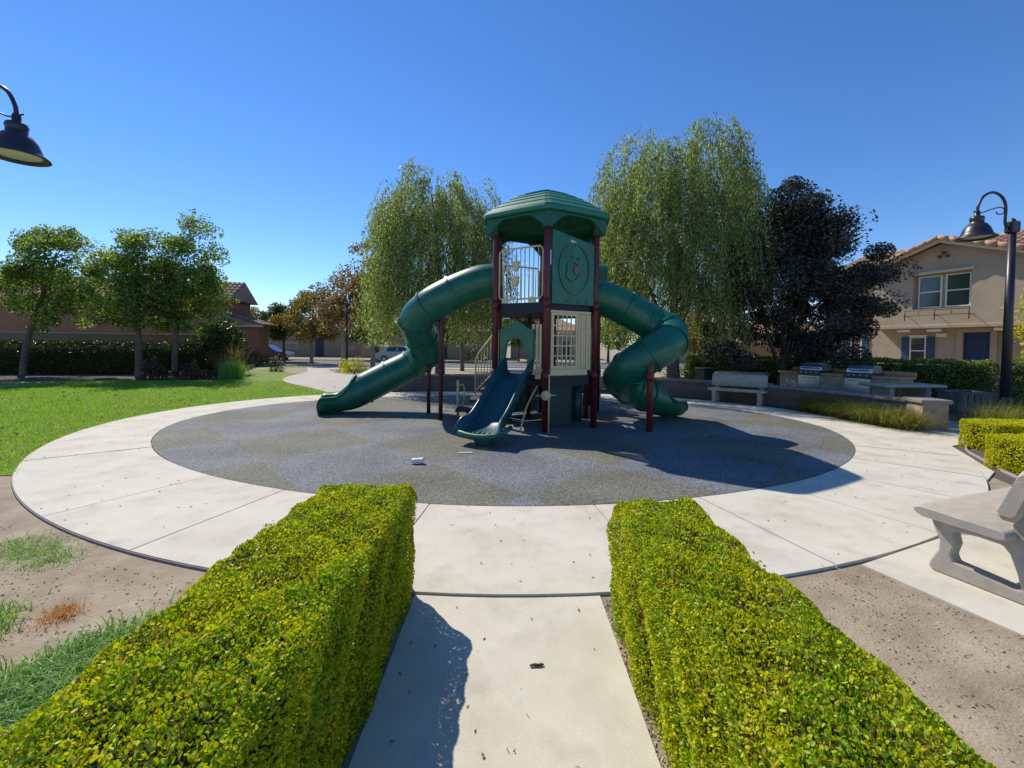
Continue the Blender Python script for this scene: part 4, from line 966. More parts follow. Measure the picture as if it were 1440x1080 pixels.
MB().add([(2.4, -0.25, 2.84), (2.4, 2.5, 2.84), (0.02, 2.5, 3.58), (0.02, -0.25, 3.58), (0.02, -0.25, 2.84)], [(0, 1, 2, 3), (0, 3, 4)]).build('roof_deck', 'roof_tile_brown', ao)
MB().box((1.0, -0.22, 2.80), (2.9, 0.10, 0.16)).build('fascia', 'stucco_trim', ao)
for x0 in (-16.5, -11.5, -6.0): window(hl, WMy(-0.005), x0, x0 + 1.3, 2.9, 4.1, 0.05)

def far_house(loc, wd, dp, h, rh, wall_m, roof_m, label, arches=False, rz=0.0):
    e = empty('far_house', loc, rz, label, 'house', 'houses across the road')
    MB().box((0, dp / 2, h / 2), (wd, dp, h)).build('wall', wall_m, e)
    o = 0.5; a, b = wd / 2 + o, dp + o
    k = min(dp / 2, wd / 2) * 0.95
    ro = MB().add([(-a, -o, h), (a, -o, h), (a, b, h), (-a, b, h), (-a + k, dp / 2, h + rh), (a - k, dp / 2, h + rh)], [(0, 1, 5, 4), (1, 2, 5), (2, 3, 4, 5), (3, 0, 4), (3, 2, 1, 0)]).build('roof', roof_m, e)
    tl_ = MB(); sl2 = math.atan2(rh, dp / 2 + o); ll = math.hypot(rh, dp / 2 + o)
    nrow = int(ll / 0.45)
    for j in range(nrow):
        f_ = (j + 0.5) / nrow
        y_, z_ = -o + f_ * (dp / 2 + o), h + f_ * rh; hw = a - k * f_
        tl_.box((0, y_, z_ + 0.03), (2 * hw - 0.1, ll / nrow * 0.8, 0.05), rot=Matrix.Rotation(sl2, 3, 'X'))
    tl_.build('tile_courses', roof_m, ro)
    n_w = max(2, int(wd / 3.2))
    for i in range(n_w):
        x = -wd / 2 + wd * (i + 0.5) / n_w
        if i == n_w // 2:
            d_ = MB().prism([(x - 0.5, 0), (x + 0.5, 0), (x + 0.5, 2.1), (x - 0.5, 2.1)], 0.0, 0.03, WM).build('door', 'shutter_blue', e)
        elif arches:
            pts = [(x - 0.45, 0.9), (x + 0.45, 0.9)] + [(x + 0.45 * math.cos(t), 2.0 + 0.45 * math.sin(t)) for t in np.linspace(0, math.pi, 9)]
            MB().prism(pts, 0.0, 0.03, WM).build('window', 'glass', e)
        else: window(e, WM, x - 0.7, x + 0.7, 0.9, 2.2, 0.02)
    return e
far_house((-7.5, 47, 0), 12, 9, 3.0, 1.9, 'stucco_cream', 'roof_tile', 'cream single-storey house with tiled hip roof across the road')
far_house((4.5, 52, 0), 9, 9, 3.4, 2.2, 'stucco_pale', 'roof_tile', 'pale brown house with tiled roof seen through the play tower')
far_house((-24, 50, 0), 13, 9, 3.0, 1.8, 'stucco_pale', 'roof_tile_brown', 'brown house behind the parked blue car')
far_house((19.5, 44, 0), 8, 8, 3.0, 1.9, 'stucco_pale', 'roof_tile', 'pale house with arched windows behind the weeping tree', arches=True)
far_house((32, 46, 0), 10, 8, 3.2, 1.8, 'stucco_orange', 'roof_tile', 'reddish house with tiled roof beyond the hedge and pillar')

def garden_wall(p0, p1, h, label, pil=True, m='garden_wall'):
    a_, b_ = Vector((*p0, 0)), Vector((*p1, 0)); d = b_ - a_; rz = math.atan2(d.y, d.x)
    e = empty('garden_wall', (a_.x, a_.y, -0.05), rz, label, 'wall'); L = d.length
    MB().box((L / 2, 0, h / 2), (L, 0.22, h)).build('wall_body', m, e)
    MB().box((L / 2, 0, h + 0.04), (L, 0.30, 0.08), bev=0.02).build('coping', 'wall_cap', e)
    if pil:
        q = MB().box((L + 0.3, 0, h / 2 + 0.06), (0.62, 0.62, h + 0.12)).build('pillar', m, e)
        MB().box((L + 0.3, 0, h + 0.17), (0.76, 0.76, 0.10), bev=0.03).build('pillar_cap', 'wall_cap', q)
garden_wall((-34, 20.6), (-15.9, 23.0), 1.95, 'brown stucco garden wall behind the dark lawn hedge')
garden_wall((19.0, 27.0), (13.9, 27.0), 1.95, 'brown stucco wall with pillar beyond the right hedge')

# ------------------------------------------------------------------ vegetation
RNG = np.random.default_rng(7)
def box_points(n, x0, x1, y0, y1, z0, z1, faces, shell, rng):
    """points in a shell below the faces of a box"""
    dims = {'top': (x1 - x0) * (y1 - y0), 'bottom': 0, 'x0': (y1 - y0) * (z1 - z0), 'x1': (y1 - y0) * (z1 - z0), 'y0': (x1 - x0) * (z1 - z0), 'y1': (x1 - x0) * (z1 - z0)}
    tot = sum(dims[f] for f in faces); out = []; nor = []
    for f in faces:
        k = int(n * dims[f] / tot)
        p = np.stack([rng.uniform(x0, x1, k), rng.uniform(y0, y1, k), rng.uniform(z0, z1, k)], 1)
        d = np.abs(rng.normal(0, shell, k)); nn = np.zeros((k, 3))
        if f == 'top': p[:, 2] = z1 - d; nn[:, 2] = 1
        if f == 'x0': p[:, 0] = x0 + d; nn[:, 0] = -1
        if f == 'x1': p[:, 0] = x1 - d; nn[:, 0] = 1
        if f == 'y0': p[:, 1] = y0 + d; nn[:, 1] = -1
        if f == 'y1': p[:, 1] = y1 - d; nn[:, 1] = 1
        out.append(p); nor.append(nn)
    return np.concatenate(out), np.concatenate(nor)
def lump(P, amp, fr):
    """uneven clipping: a smooth offset field"""
    x, y, z = P[:, 0] * fr, P[:, 1] * fr, P[:, 2] * fr
    return amp * (np.sin(x * 2.1 + y * 1.3 + 0.5) * np.cos(y * 2.7 - z * 1.9) + 0.6 * np.sin(5.3 * x - 3.1 * y + 4.1 * z) + 0.4 * np.sin(9.7 * y + 7.9 * x) * np.cos(8.3 * z))
def hedge(label, x0, x1, y0, y1, z0, z1, n, lsize, lw, material, cat='hedge', rz=0.0, loc=None, shell=0.03, amp=0.02, fr=2.0, faces=('top', 'x0', 'x1', 'y0', 'y1'), name='box_hedge', sprigs=0, corner=0.10, second=None, group=None, lf=None, ins=None):
    lf = lf or leaves
    loc = loc or ((x0 + x1) / 2, (y0 + y1) / 2, z0)
    e = empty(name, loc, rz, label, cat, group)
    hx, hy, hz = (x1 - x0) / 2, (y1 - y0) / 2, z1 - z0
    Pp, N = box_points(n, -hx, hx, -hy, hy, 0.02, hz, faces, shell, RNG)
    # rounded shoulders
    over = np.clip(Pp[:, 2] - (hz - corner), 0, None)
    ex = np.clip(np.abs(Pp[:, 0]) - (hx - corner), 0, None); ey = np.clip(np.abs(Pp[:, 1]) - (hy - corner), 0, None)
    dd = np.sqrt(over ** 2 + ex ** 2 + ey ** 2); sc_ = np.where(dd > corner, corner / np.maximum(dd, 1e-6), 1.0)
    Pp[:, 2] -= over * (1 - sc_); Pp[:, 0] -= np.sign(Pp[:, 0]) * ex * (1 - sc_); Pp[:, 1] -= np.sign(Pp[:, 1]) * ey * (1 - sc_)
    Pp += N * lump(Pp, amp, fr)[:, None]
    D = unit(N * 0.7 + RNG.normal(size=Pp.shape) * 0.75 + np.array([[0, 0, 0.35]]))
    if second is not None:
        sel = RNG.random(len(Pp)) < 0.5 + 8 * lump(Pp * 1.3 + 3.7, 0.06, fr * 0.6)
        sel &= RNG.random(len(Pp)) < 0.65
        br = (RNG.random(len(Pp)) < np.clip(14 * lump(Pp * 0.9 + 8.1, 0.06, fr * 0.8) - 0.35, 0.015, 0.55)) & ~sel
        lf('dead_leaves', Pp[br] - N[br] * 0.006, D[br], lsize, lw, 'box_leaf_brown', e, RNG)
        keep_ = ~br; sel = sel[keep_]; Pp, D, N = Pp[keep_], D[keep_], N[keep_]
        lf('leaf_tips', Pp[sel], D[sel], lsize, lw, second, e, RNG); Pp, D = Pp[~sel], D[~sel]
    lf('foliage', Pp, D, lsize, lw, material, e, RNG)
    if sprigs:
        k = sprigs; b = np.stack([RNG.uniform(-hx + .04, hx - .04, k), RNG.uniform(-hy + .04, hy - .04, k), np.full(k, hz - 0.02)], 1)
        b = np.repeat(b, 12, 0); b += RNG.normal(0, 0.008, b.shape); b[:, 2] += np.tile(np.linspace(0.0, 0.045, 12), k)
        lf('sprig', b, RNG.normal(size=b.shape) + [[0, 0, 0.8]], lsize, lw, material, e, RNG)
    ins = ins or shell * 2.2 + amp
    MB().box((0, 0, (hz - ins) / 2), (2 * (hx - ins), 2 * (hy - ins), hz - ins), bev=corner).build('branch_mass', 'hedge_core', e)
    return e
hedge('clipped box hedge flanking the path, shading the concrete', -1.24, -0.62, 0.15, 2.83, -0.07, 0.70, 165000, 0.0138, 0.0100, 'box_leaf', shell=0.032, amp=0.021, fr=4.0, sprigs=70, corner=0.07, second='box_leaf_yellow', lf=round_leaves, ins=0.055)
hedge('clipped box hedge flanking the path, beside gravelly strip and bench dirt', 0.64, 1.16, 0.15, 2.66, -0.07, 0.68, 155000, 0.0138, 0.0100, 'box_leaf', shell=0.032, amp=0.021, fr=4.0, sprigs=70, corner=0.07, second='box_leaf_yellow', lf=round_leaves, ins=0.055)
hedge('small yellow box hedge in front of the lamp post', 7.75, 10.4, 6.75, 7.35, -0.06, 0.46, 26000, 0.030, 0.02, 'box_leaf_yellow', shell=0.02, amp=0.012, fr=4.0, corner=0.06)
hedge('small yellow box hedge behind the concrete bench', 6.75, 9.4, 5.45, 6.05, -0.06, 0.46, 30000, 0.028, 0.018, 'box_leaf_yellow', shell=0.02, amp=0.012, fr=4.0, corner=0.06)
# right hedge behind the grills, in two runs
def run_hedge(label, p0, p1, wd, h, n, ls, m, amp=0.05, name='hedge', second=None):
    a_, b_ = Vector((*p0, 0)), Vector((*p1, 0)); d = b_ - a_; L = d.length; c = (a_ + b_) / 2
    return hedge(label, -L / 2, L / 2, -wd / 2, wd / 2, -0.07, h, n, ls, ls * 0.55, m, rz=math.atan2(d.y, d.x), loc=(c.x, c.y, -0.07), shell=0.05, amp=amp, fr=2.2, corner=0.15, name=name, faces=('top', 'x0', 'x1', 'y0', 'y1'), second=second)
run_hedge('clipped green hedge behind the grill counter', (7.6, 18.4), (14.6, 12.9), 0.9, 1.30, 34000, 0.075, 'hedge_leaf')
run_hedge('clipped green hedge continuing past the lamp post', (14.75, 12.8), (18.3, 8.6), 0.9, 1.36, 20000, 0.075, 'hedge_leaf')
run_hedge('long dark hedge in front of the brown garden wall', (-34, 18.9), (-15.3, 21.4), 1.0, 1.52, 42000, 0.085, 'hedge_dark', 0.06)

def tree(label, base, top, crown_c, crown_r, n_leaf, lsize, lw, material, bark='bark', trunk_r=0.14, lean=(0, 0), style='broad', n_limb=9, clusters=70, spread=0.45, name='broadleaf_tree', rng=None, open_=0.0, kind_cat='tree', fork=0.35, cone=0.0, skew=0.0):
    rng = rng or RNG
    e = empty(name, (base[0], base[1], -0.07), 0, label, kind_cat)
    cc = np.array(crown_c) - np.array([base[0], base[1], -0.07]); cr = np.array(crown_r)
    tb = MB()
    fz = cc[2] - cr[2] * (1 - fork)     # fork height
    tp = catmull([(0, 0, -0.05), (lean[0] * 0.3, lean[1] * 0.3, fz * 0.5), (lean[0], lean[1], fz), (cc[0] * 0.7 + lean[0] * 0.3, cc[1] * 0.7, cc[2]), (cc[0], cc[1], cc[2] + cr[2] * 0.45)], 5)
    m_ = len(tp); tb.tube(tp, [trunk_r * (1.25 if i == 0 else 1.0) * (1 - 0.88 * i / (m_ - 1)) + 0.008 for i in range(m_)], 9)
    # cluster centres fill the crown unevenly
    K = clusters; cl = []
    while len(cl) < K:
        p = rng.normal(size=3); p /= np.linalg.norm(p); p *= rng.uniform(0.25, 1.0) ** 0.5
        if p[2] < -0.75: continue
        s = 1 + 0.22 * math.sin(3 * math.atan2(p[1], p[0]) + 2.1 * p[2] * 3 + base[0]) 
        wz = 1 - cone * max(0.0, p[2])
        cl.append(cc + p * cr * s * np.array([wz, wz, 1.0]) + np.array([skew * max(0.0, p[2]), 0, 0]))
    cl = np.array(cl)
    for i in range(n_limb * 3):
        t = cl[rng.integers(K)]; k = rng.uniform(0.35, 0.85); s0 = tp[int(k * (m_ - 1))]; t = Vector(t)
        mid = s0.lerp(t, 0.5) + Vector((0, 0, 0.12 * (t - s0).length))
        r0 = trunk_r * (0.42 if i < n_limb else 0.2) * (1.1 - k)
        tb.tube([s0, mid, t], [r0 + 0.006, r0 * 0.6 + 0.005, 0.006], 6)
    tb.build('trunk', bark, e)
    if style == 'broad':
        wts = rng.uniform(0.4, 1.6, K); wts /= wts.sum()
        idx = rng.choice(K, n_leaf, p=wts)
        sp = spread * rng.uniform(0.6, 1.3, K)
        off = rng.normal(size=(n_leaf, 3)); off *= (np.minimum(np.linalg.norm(off, axis=1), 1.75) / np.linalg.norm(off, axis=1))[:, None]; off *= np.array([[1, 1, 0.7]])
        Pp = cl[idx] + off * sp[idx][:, None]
        D = rng.normal(size=(n_leaf, 3)) + unit(off) * 0.6 + np.array([[0, 0, -0.35]])
        leaves('crown', Pp, D, lsize, lw, material, e, rng)
    else:      # weeping: strands hang from arching twigs
        ns = n_leaf // 34; q = unit(rng.normal(size=(ns * 2, 3))); q = q[q[:, 2] > -0.7][:ns]; ns = len(q)
        rr_ = rng.uniform(0.12, 1.0, ns) ** 0.45
        lob = 1 + 0.13 * np.sin(4 * np.arctan2(q[:, 1], q[:, 0]) + base[0]) + 0.08 * np.sin(7 * q[:, 2] + base[1])
        S = cc + q * cr * (rr_ * lob)[:, None]
        # gather strands in hanging sheaves so that gaps open between them
        ctr = S[rng.integers(0, ns, ns // 16)]
        near = np.argmin(((S[:, None, :] - ctr[None]) ** 2 * np.array([1, 1, 0.5])).sum(2), 1)
        S = S * 0.58 + ctr[near] * 0.42 + rng.normal(0, 0.10, S.shape)
        fld = lump(S + base[0] + 1.7, 1.0, 1.1); kp = fld > rng.normal(-0.62, 0.25, ns); S, q, rr_ = S[kp], q[kp], rr_[kp]; ns = len(S)
        ln = rng.uniform(0.8, 2.5, ns) * (0.65 + 0.35 * rr_)
        t = np.linspace(0, 1, 34)[None, :]
        out = unit(np.stack([q[:, 0], q[:, 1], np.zeros(ns)], 1) + 1e-3)
        X = S[:, None, :] + out[:, None, :] * (0.42 * np.sqrt(t))[..., None] * ln[:, None, None]
        X[..., 2] -= (ln[:, None] * (t ** 1.4 - 0.10 * np.sqrt(t)))
        X = X.reshape(-1, 3) + rng.normal(0, 0.035, (ns * 34, 3))
        floor_ = 1.55 - 0.0 * X[:, 0]
        X = X[X[:, 2] > floor_]
        D = rng.normal(size=X.shape) * 0.5 + np.array([[0, 0, -1.0]])
        leaves('crown', X, D, lsize, lw, material, e, rng)
    return e
T = lambda s: np.random.default_rng(s)
tree('leaning broad-leaved tree over the lawn hedge, farthest from the tower', (-22.1, 19.3), 7, (-20.7, 19.5, 4.4), (2.2, 2.0, 2.6), 15000, 0.15, 0.07, 'broad_leaf', lean=(0.5, 0.1), rng=T(1), spread=0.33, clusters=75)
tree('upright broad-leaved tree in front of the orange house, pale trunk', (-16.75, 19.2), 7, (-16.9, 19.4, 4.2), (1.6, 1.6, 2.45), 13000, 0.16, 0.07, 'broad_leaf', rng=T(2), spread=0.31, clusters=70)
tree('taller broad-leaved tree beside the orange house roof end', (-16.0, 20.3), 7, (-15.5, 20.5, 4.4), (1.55, 1.5, 2.7), 13500, 0.16, 0.07, 'broad_leaf', rng=T(3), spread=0.31, clusters=75, lean=(0.15, 0))
tree('round dark shrub tree at the corner of the garden wall', (-14.5, 22.2), 3, (-14.9, 22.0, 1.85), (0.95, 0.9, 0.85), 6000, 0.12, 0.06, 'hedge_dark', rng=T(4), spread=0.3, clusters=40, trunk_r=0.07, name='shrub_tree')
tree('dark round tree standing by the parked blue car', (-19.4, 36.5), 5, (-19.4, 36.5, 3.3), (2.0, 1.8, 1.7), 8000, 0.2, 0.10, 'olive_leaf', rng=T(5), spread=0.42, clusters=50)
tree('small gold-leaved tree by the garden walk', (-15.4, 33.0), 6, (-15.3, 33.0, 3.7), (2.2, 2.0, 2.2), 8000, 0.2, 0.11, 'gold_leaf', rng=T(6), spread=0.42, clusters=55, bark='bark_pale')
tree('tall brown-leaved sycamore behind the left tube slide', (-8.2, 25.4), 7, (-8.0, 25.2, 4.5), (1.75, 1.7, 2.7), 6500, 0.17, 0.11, 'autumn_leaf', rng=T(7), spread=0.30, clusters=70, bark='bark_pale', trunk_r=0.15, fork=0.2)
tree('smaller brown-leaved sycamore between the gold tree and the taller one', (-11.0, 28.0), 6, (-11.0, 28.0, 4.1), (1.6, 1.6, 2.1), 5000, 0.17, 0.11, 'autumn_leaf', rng=T(8), spread=0.40, clusters=50, bark='bark_pale', trunk_r=0.12)
tree('weeping pepper tree behind the left tube slide', (-2.75, 16.6), 9, (-2.95, 16.9, 4.95), (2.5, 2.3, 3.8), 120000, 0.12, 0.036, 'pepper_leaf', style='weep', rng=T(9), trunk_r=0.22, name='pepper_tree', n_limb=12)
tree('tall weeping pepper tree behind the right tube slide', (6.1, 16.0), 10, (6.1, 16.3, 5.5), (3.05, 2.9, 4.5), 185000, 0.12, 0.036, 'pepper_leaf', style='weep', rng=T(10), trunk_r=0.26, name='pepper_tree', n_limb=14)
tree('dark purple-green plum tree over the grill area', (9.05, 14.2), 7, (9.7, 14.6, 3.75), (2.7, 2.4, 3.2), 90000, 0.095, 0.055, 'dark_leaf', rng=T(11), trunk_r=0.19, bark='bark_dark', spread=0.30, clusters=190, name='plum_tree', n_limb=7, fork=0.12, cone=0.78, skew=-0.25)
tree('thin-trunked tree by the road seen left of the tower', (-3.0, 26.5), 5, (-2.7, 26.6, 4.0), (2.1, 1.9, 1.5), 9000, 0.14, 0.05, 'olive_leaf', rng=T(12), trunk_r=0.13, spread=0.4, clusters=55)
tree('yellow-green tree beyond the hedge and weeping tree trunk', (14.2, 33.0), 5, (14.2, 33.0, 2.8), (2.6, 2.2, 1.5), 8000, 0.2, 0.10, 'gold_leaf', rng=T(13), spread=0.45, clusters=55)
tree('young light-green tree at the house wall beside the lamp post', (19.3, 14.9), 4, (19.3, 14.9, 2.6), (1.0, 1.0, 1.3), 3500, 0.13, 0.06, 'box_leaf_yellow', rng=T(14), spread=0.3, clusters=30, trunk_r=0.05)
tree('bushy tree at the far end of the road', (-27.5, 43.0), 5, (-27.5, 43.0, 3.4), (2.6, 2.2, 2.0), 8000, 0.22, 0.12, 'autumn_leaf', rng=T(15), spread=0.45, clusters=55)
tree('leafy street tree in front of the cream far house', (0.8, 43.0), 5, (0.8, 43.0, 3.4), (2.6, 2.2, 2.0), 8000, 0.22, 0.12, 'olive_leaf', rng=T(16), spread=0.45, clusters=55)
tree('leafy street tree beyond the rear tower', (9.5, 41.5), 5, (9.5, 41.5, 3.2), (2.6, 2.2, 1.9), 8000, 0.22, 0.12, 'broad_leaf', rng=T(17), spread=0.45, clusters=55)

tree('bushy dark green tree between the gold tree and the far cream house', (-13.2, 41.8), 5, (-13.2, 41.8, 3.3), (2.6, 2.2, 2.3), 9000, 0.22, 0.12, 'olive_leaf', rng=T(18), spread=0.42, clusters=60)
tree('rusty-leaved street tree behind the left tube slide', (-6.6, 41.6), 5, (-6.6, 41.6, 3.4), (2.5, 2.1, 2.0), 8000, 0.22, 0.12, 'autumn_leaf', rng=T(19), spread=0.42, clusters=55, bark='bark_pale')
# shrubs and grasses
def bush(label, loc, r, h, n, ls, m, name='shrub'):
    e = empty(name, loc, 0, label, 'shrub')
    q = unit(RNG.normal(size=(n, 3))); q[:, 2] = np.abs(q[:, 2]); s = RNG.uniform(0.55, 1.05, n)[:, None]
    Pp = q * s * np.array([[r, r, h]]) * (1 + 0.15 * np.sin(6 * q[:, :1] + 5 * q[:, 1:2]))
    leaves('foliage', Pp, q + RNG.normal(size=q.shape) * 0.7, ls, ls * 0.5, m, e, RNG)
    st = MB()
    for i in range(5):
        a = i * 1.3; st.tube([(0, 0, -0.03), (0.3 * r * math.cos(a), 0.3 * r * math.sin(a), h * 0.35), (0.6 * r * math.cos(a), 0.6 * r * math.sin(a), h * 0.7)], [0.02, 0.012, 0.006], 5)
    st.build('stems', 'bark_dark', e); return e
def tuft(label, loc, n, h, wd, lean, m, spread=0.1, name='grass_tuft', cat='grass tuft', group=None):
    e = empty(name, loc, 0, label, cat, group)
    b = np.concatenate([RNG.normal(0, spread, (n, 2)), np.full((n, 1), -0.01)], 1)
    blades('blades', b, h, wd, lean, m, e, RNG); return e
bush('pink-tipped shrub in the bed beside the pale upright trunk', (-15.3, 18.2, -0.05), 0.45, 0.95, 900, 0.11, 'pink_leaf')
bush('pink-tipped shrub in the bed nearer the garden wall pillar', (-13.9, 18.6, -0.05), 0.45, 0.75, 800, 0.11, 'pink_leaf')
tuft('bronze flax clump with sword leaves at the wall pillar', (-13.3, 20.6, -0.05), 120, 1.6, 0.06, 0.5, 'flax_blade', 0.22, 'flax_clump', 'flax')
tuft('rounded grey-green grass mound at the end of the planting bed', (-12.45, 19.0, -0.05), 1200, 0.85, 0.012, 0.55, 'weed_blade', 0.20, 'grass_mound', 'grass mound')
bush('dark small shrub standing in the pale ground cover', (-13.2, 24.0, -0.05), 0.40, 0.95, 800, 0.08, 'hedge_dark')
bush('clipped dark shrub by the annex corner of the orange house', (-17.0, 28.6, -0.05), 0.9, 1.3, 1400, 0.10, 'hedge_dark')
bush('yellowish low shrub at the foot of the garden walk lamp', (-8.6, 23.4, -0.05), 0.9, 0.85, 1500, 0.08, 'box_leaf_yellow')
bush('low shrub by the wall behind the wheeled bin', (6.9, 17.2, -0.05), 0.9, 0.9, 1300, 0.09, 'olive_leaf')
bush('rounded shrub between the hedge and the lamp post', (12.6, 10.9, -0.05), 0.75, 1.05, 1600, 0.07, 'olive_leaf')
bush('dark shrub in front of the cream far house', (-3.6, 42.5, -0.05), 1.5, 1.4, 1300, 0.16, 'hedge_dark')
bush('green shrub on the verge across the road', (-9.8, 42.6, -0.05), 1.6, 1.3, 1300, 0.16, 'olive_leaf')
# pale ground cover in the bed behind the lawn
k = 9000; gx = RNG.uniform(-16.5, -12.0, k); gy_ = RNG.uniform(19.5, 26.5, k)
okm = gx > -13.1 - (gy_ - 19.5) * 0.48 - 2.6; okm &= gx < -12.9 - (gy_ - 19.5) * 0.42
gp_ = np.stack([gx, gy_, RNG.uniform(-0.03, 0.22, k)], 1)[okm]
tag(leaves('ground_cover', gp_, RNG.normal(size=gp_.shape) + [[0, 0, 0.6]], 0.11, 0.06, 'olive_leaf', None, RNG), 'leafy pale ground cover filling the bed beyond the lawn', 'ground cover', kind='stuff')
# tufted grasses at the foot of the low wall
for i in range(9):
    f_ = i / 8; p = Vector((8.25 + 0.55 * f_ - 0.35 * math.sin(f_ * 2), 11.3 - 2.45 * f_, -0.05)) - Vector((0.30, 0.12, 0))
    tuft('tufted grass at the foot of the low wall', p, 700, 0.55, 0.007, 1.5, 'tuft_blade', 0.10, group='grasses along the low wall')
for i, (x, y) in enumerate(((9.6, 8.35), (10.4, 8.5), (11.6, 8.7), (12.3, 9.0))):
    tuft('feathery yellow-green grass round the lamp post base', (x, y, -0.05), 900, 0.75, 0.006, 1.1, 'tuft_blade', 0.14, group='grasses round the lamp post')

def inside(poly, x, y):
    c = np.zeros(len(x), bool); j = len(poly) - 1
    for i in range(len(poly)):
        xi, yi = poly[i]; xj, yj = poly[j]
        hit = ((yi > y) != (yj > y)) & (x < (xj - xi) * (y - yi) / (yj - yi + 1e-12) + xi); c ^= hit; j = i
    return c
k = 260000; gx = RNG.uniform(-17, -4, k); gy_ = RNG.uniform(4.4, 18, k)
walk_poly = [(p.x, p.y) for p in R2_] + [(p.x, p.y) for p in reversed(L_)]
keep = inside(lawn_poly, gx, gy_) & ~inside(walk_poly, gx, gy_) & (RNG.random(k) < np.clip(1.3 - (gy_ - 5) * 0.07, 0.25, 1))
b = np.stack([gx, gy_, np.full(k, -0.020)], 1)[keep]
tag(blades('lawn_grass', b, 0.045, 0.006, 0.7, 'grass_blade', None, RNG), 'mown bright green lawn grass', 'grass', kind='stuff')
# rough grass in the near left corner
k = 52000; gx = RNG.uniform(-3.4, -1.2, k); gy_ = RNG.uniform(0.6, 2.75, k)
edge = 2.32 + 0.25 * np.sin(gx * 3.1) + 0.18 * np.sin(gx * 8.3 + 1)
keep = (gy_ < edge + RNG.normal(0, 0.10, k)); b = np.stack([gx, gy_, np.full(k, -0.027)], 1)[keep]
tag(blades('rough_grass', b, 0.085, 0.007, 1.3, 'weed_blade', None, RNG), 'rough green grass beside the left hedge', 'grass', kind='stuff')
for (x, y, s, n_) in ((-3.70, 3.28, 0.11, 900), (-3.42, 3.16, 0.08, 600), (-3.95, 3.36, 0.10, 700), (-3.98, 3.08, 0.07, 350), (-3.28, 2.55, 0.04, 150)):
    tuft('low weed tuft on the bare dirt by the ring pavement', (x, y, -0.07), n_, 0.10, 0.005, 1.2, 'weed_blade', s, 'weed_tuft', 'weed', 'weed tufts on the dirt')
tuft('orange dry grass tuft at the edge of the rough grass', (-2.68, 2.52, -0.04), 420, 0.075, 0.003, 1.3, 'straw_blade', 0.045, 'dry_grass', 'dry grass')
# scattered bits: fallen leaves on the lawn, chips on the dirt
k = 170; gx = RNG.uniform(-14, -4.5, k * 4); gy_ = RNG.uniform(5, 16, k * 4); kk = inside(lawn_poly, gx, gy_)
pf = np.stack([gx, gy_, np.full(k * 4, 0.01)], 1)[kk][:k]
tag(leaves('fallen_leaves', pf, RNG.normal(size=pf.shape) * [[1, 1, 0.25]], 0.085, 0.05, 'fallen', None, RNG), 'small pale fallen leaves on the lawn', 'leaves', kind='stuff')
k = 5200; gx = np.concatenate([RNG.uniform(-6, -1.3, k // 2), RNG.uniform(1.1, 3.4, k // 4), RNG.uniform(0.61, 0.80, k // 4)]); gy_ = np.concatenate([RNG.uniform(1.6, 4.6, k // 2), RNG.uniform(0.9, 3.1, k // 4), RNG.uniform(1.2, 2.75, k // 4)])
rr_ = ((gx - ECX) / (OUT_A + .05)) ** 2 + ((gy_ - ECY) / (OUT_N + .05)) ** 2 > 1
pd = np.stack([gx, gy_, np.full(len(gx), -0.021)], 1)[rr_]
tag(leaves('dirt_debris', pd, RNG.normal(size=pd.shape) * [[1, 1, 0.2]], 0.018, 0.010, 'fallen', None, RNG), 'bark chips and bits strewn over bare dirt', 'debris', kind='stuff')

k = 130; th = RNG.uniform(math.pi * 0.95, math.pi * 2.05, k); fr_ = RNG.uniform(0, 1, k)
pl_ = np.array([[*(np.array(ell(IN_A, IN_N, IN_F, t)) * (1 - f) + np.array(ell(OUT_A, OUT_N, OUT_F, t)) * f), 0.006] for t, f in zip(th, fr_)])
pl_ = np.concatenate([pl_, np.stack([RNG.uniform(-0.55, 0.55, 22), RNG.uniform(1.2, 2.7, 22), np.full(22, -0.012)], 1)])
tag(leaves('paving_litter', pl_, RNG.normal(size=pl_.shape) * [[1, 1, 0.15]], 0.026, 0.011, 'box_leaf_brown', None, RNG), 'tiny dry leaf bits blown over the concrete paving', 'litter', kind='stuff')
# clods at the slab edge and pebbles
k = 2600; gx = np.concatenate([RNG.uniform(1.15, 3.6, k // 2), RNG.uniform(-5.5, -1.3, k // 2)]); gy_ = np.concatenate([RNG.uniform(0.9, 3.1, k // 2), RNG.uniform(1.9, 4.6, k // 2)])
rr_ = ((gx - ECX) / (OUT_A + .05)) ** 2 + ((gy_ - ECY) / (OUT_N + .05)) ** 2 > 1
pc = np.stack([gx, gy_], 1)[rr_]; sz = RNG.gamma(1.2, 0.0013, len(pc)) + 0.001
oct_ = np.array([[1, 0, 0], [-1, 0, 0], [0, 1, 0], [0, -1, 0], [0, 0, 0.8], [0, 0, -0.8]], float)
V = np.empty((len(pc), 6, 3))
for j in range(6):
    V[:, j, :2] = pc + oct_[j, :2] * sz[:, None] * RNG.uniform(0.6, 1.4, (len(pc), 2)); V[:, j, 2] = -0.024 + (oct_[j, 2] + 0.3) * sz
tri = np.array([[0, 2, 4], [2, 1, 4], [1, 3, 4], [3, 0, 4], [2, 0, 5], [1, 2, 5], [3, 1, 5], [0, 3, 5]])
idx = (np.arange(len(pc))[:, None, None] * 6 + tri[None]).reshape(-1, 3)
tag(np_mesh('pebbles', V.reshape(-1, 3), idx, 'far_concrete'), 'small clods and pebbles on the bare dirt', 'pebbles', kind='stuff')

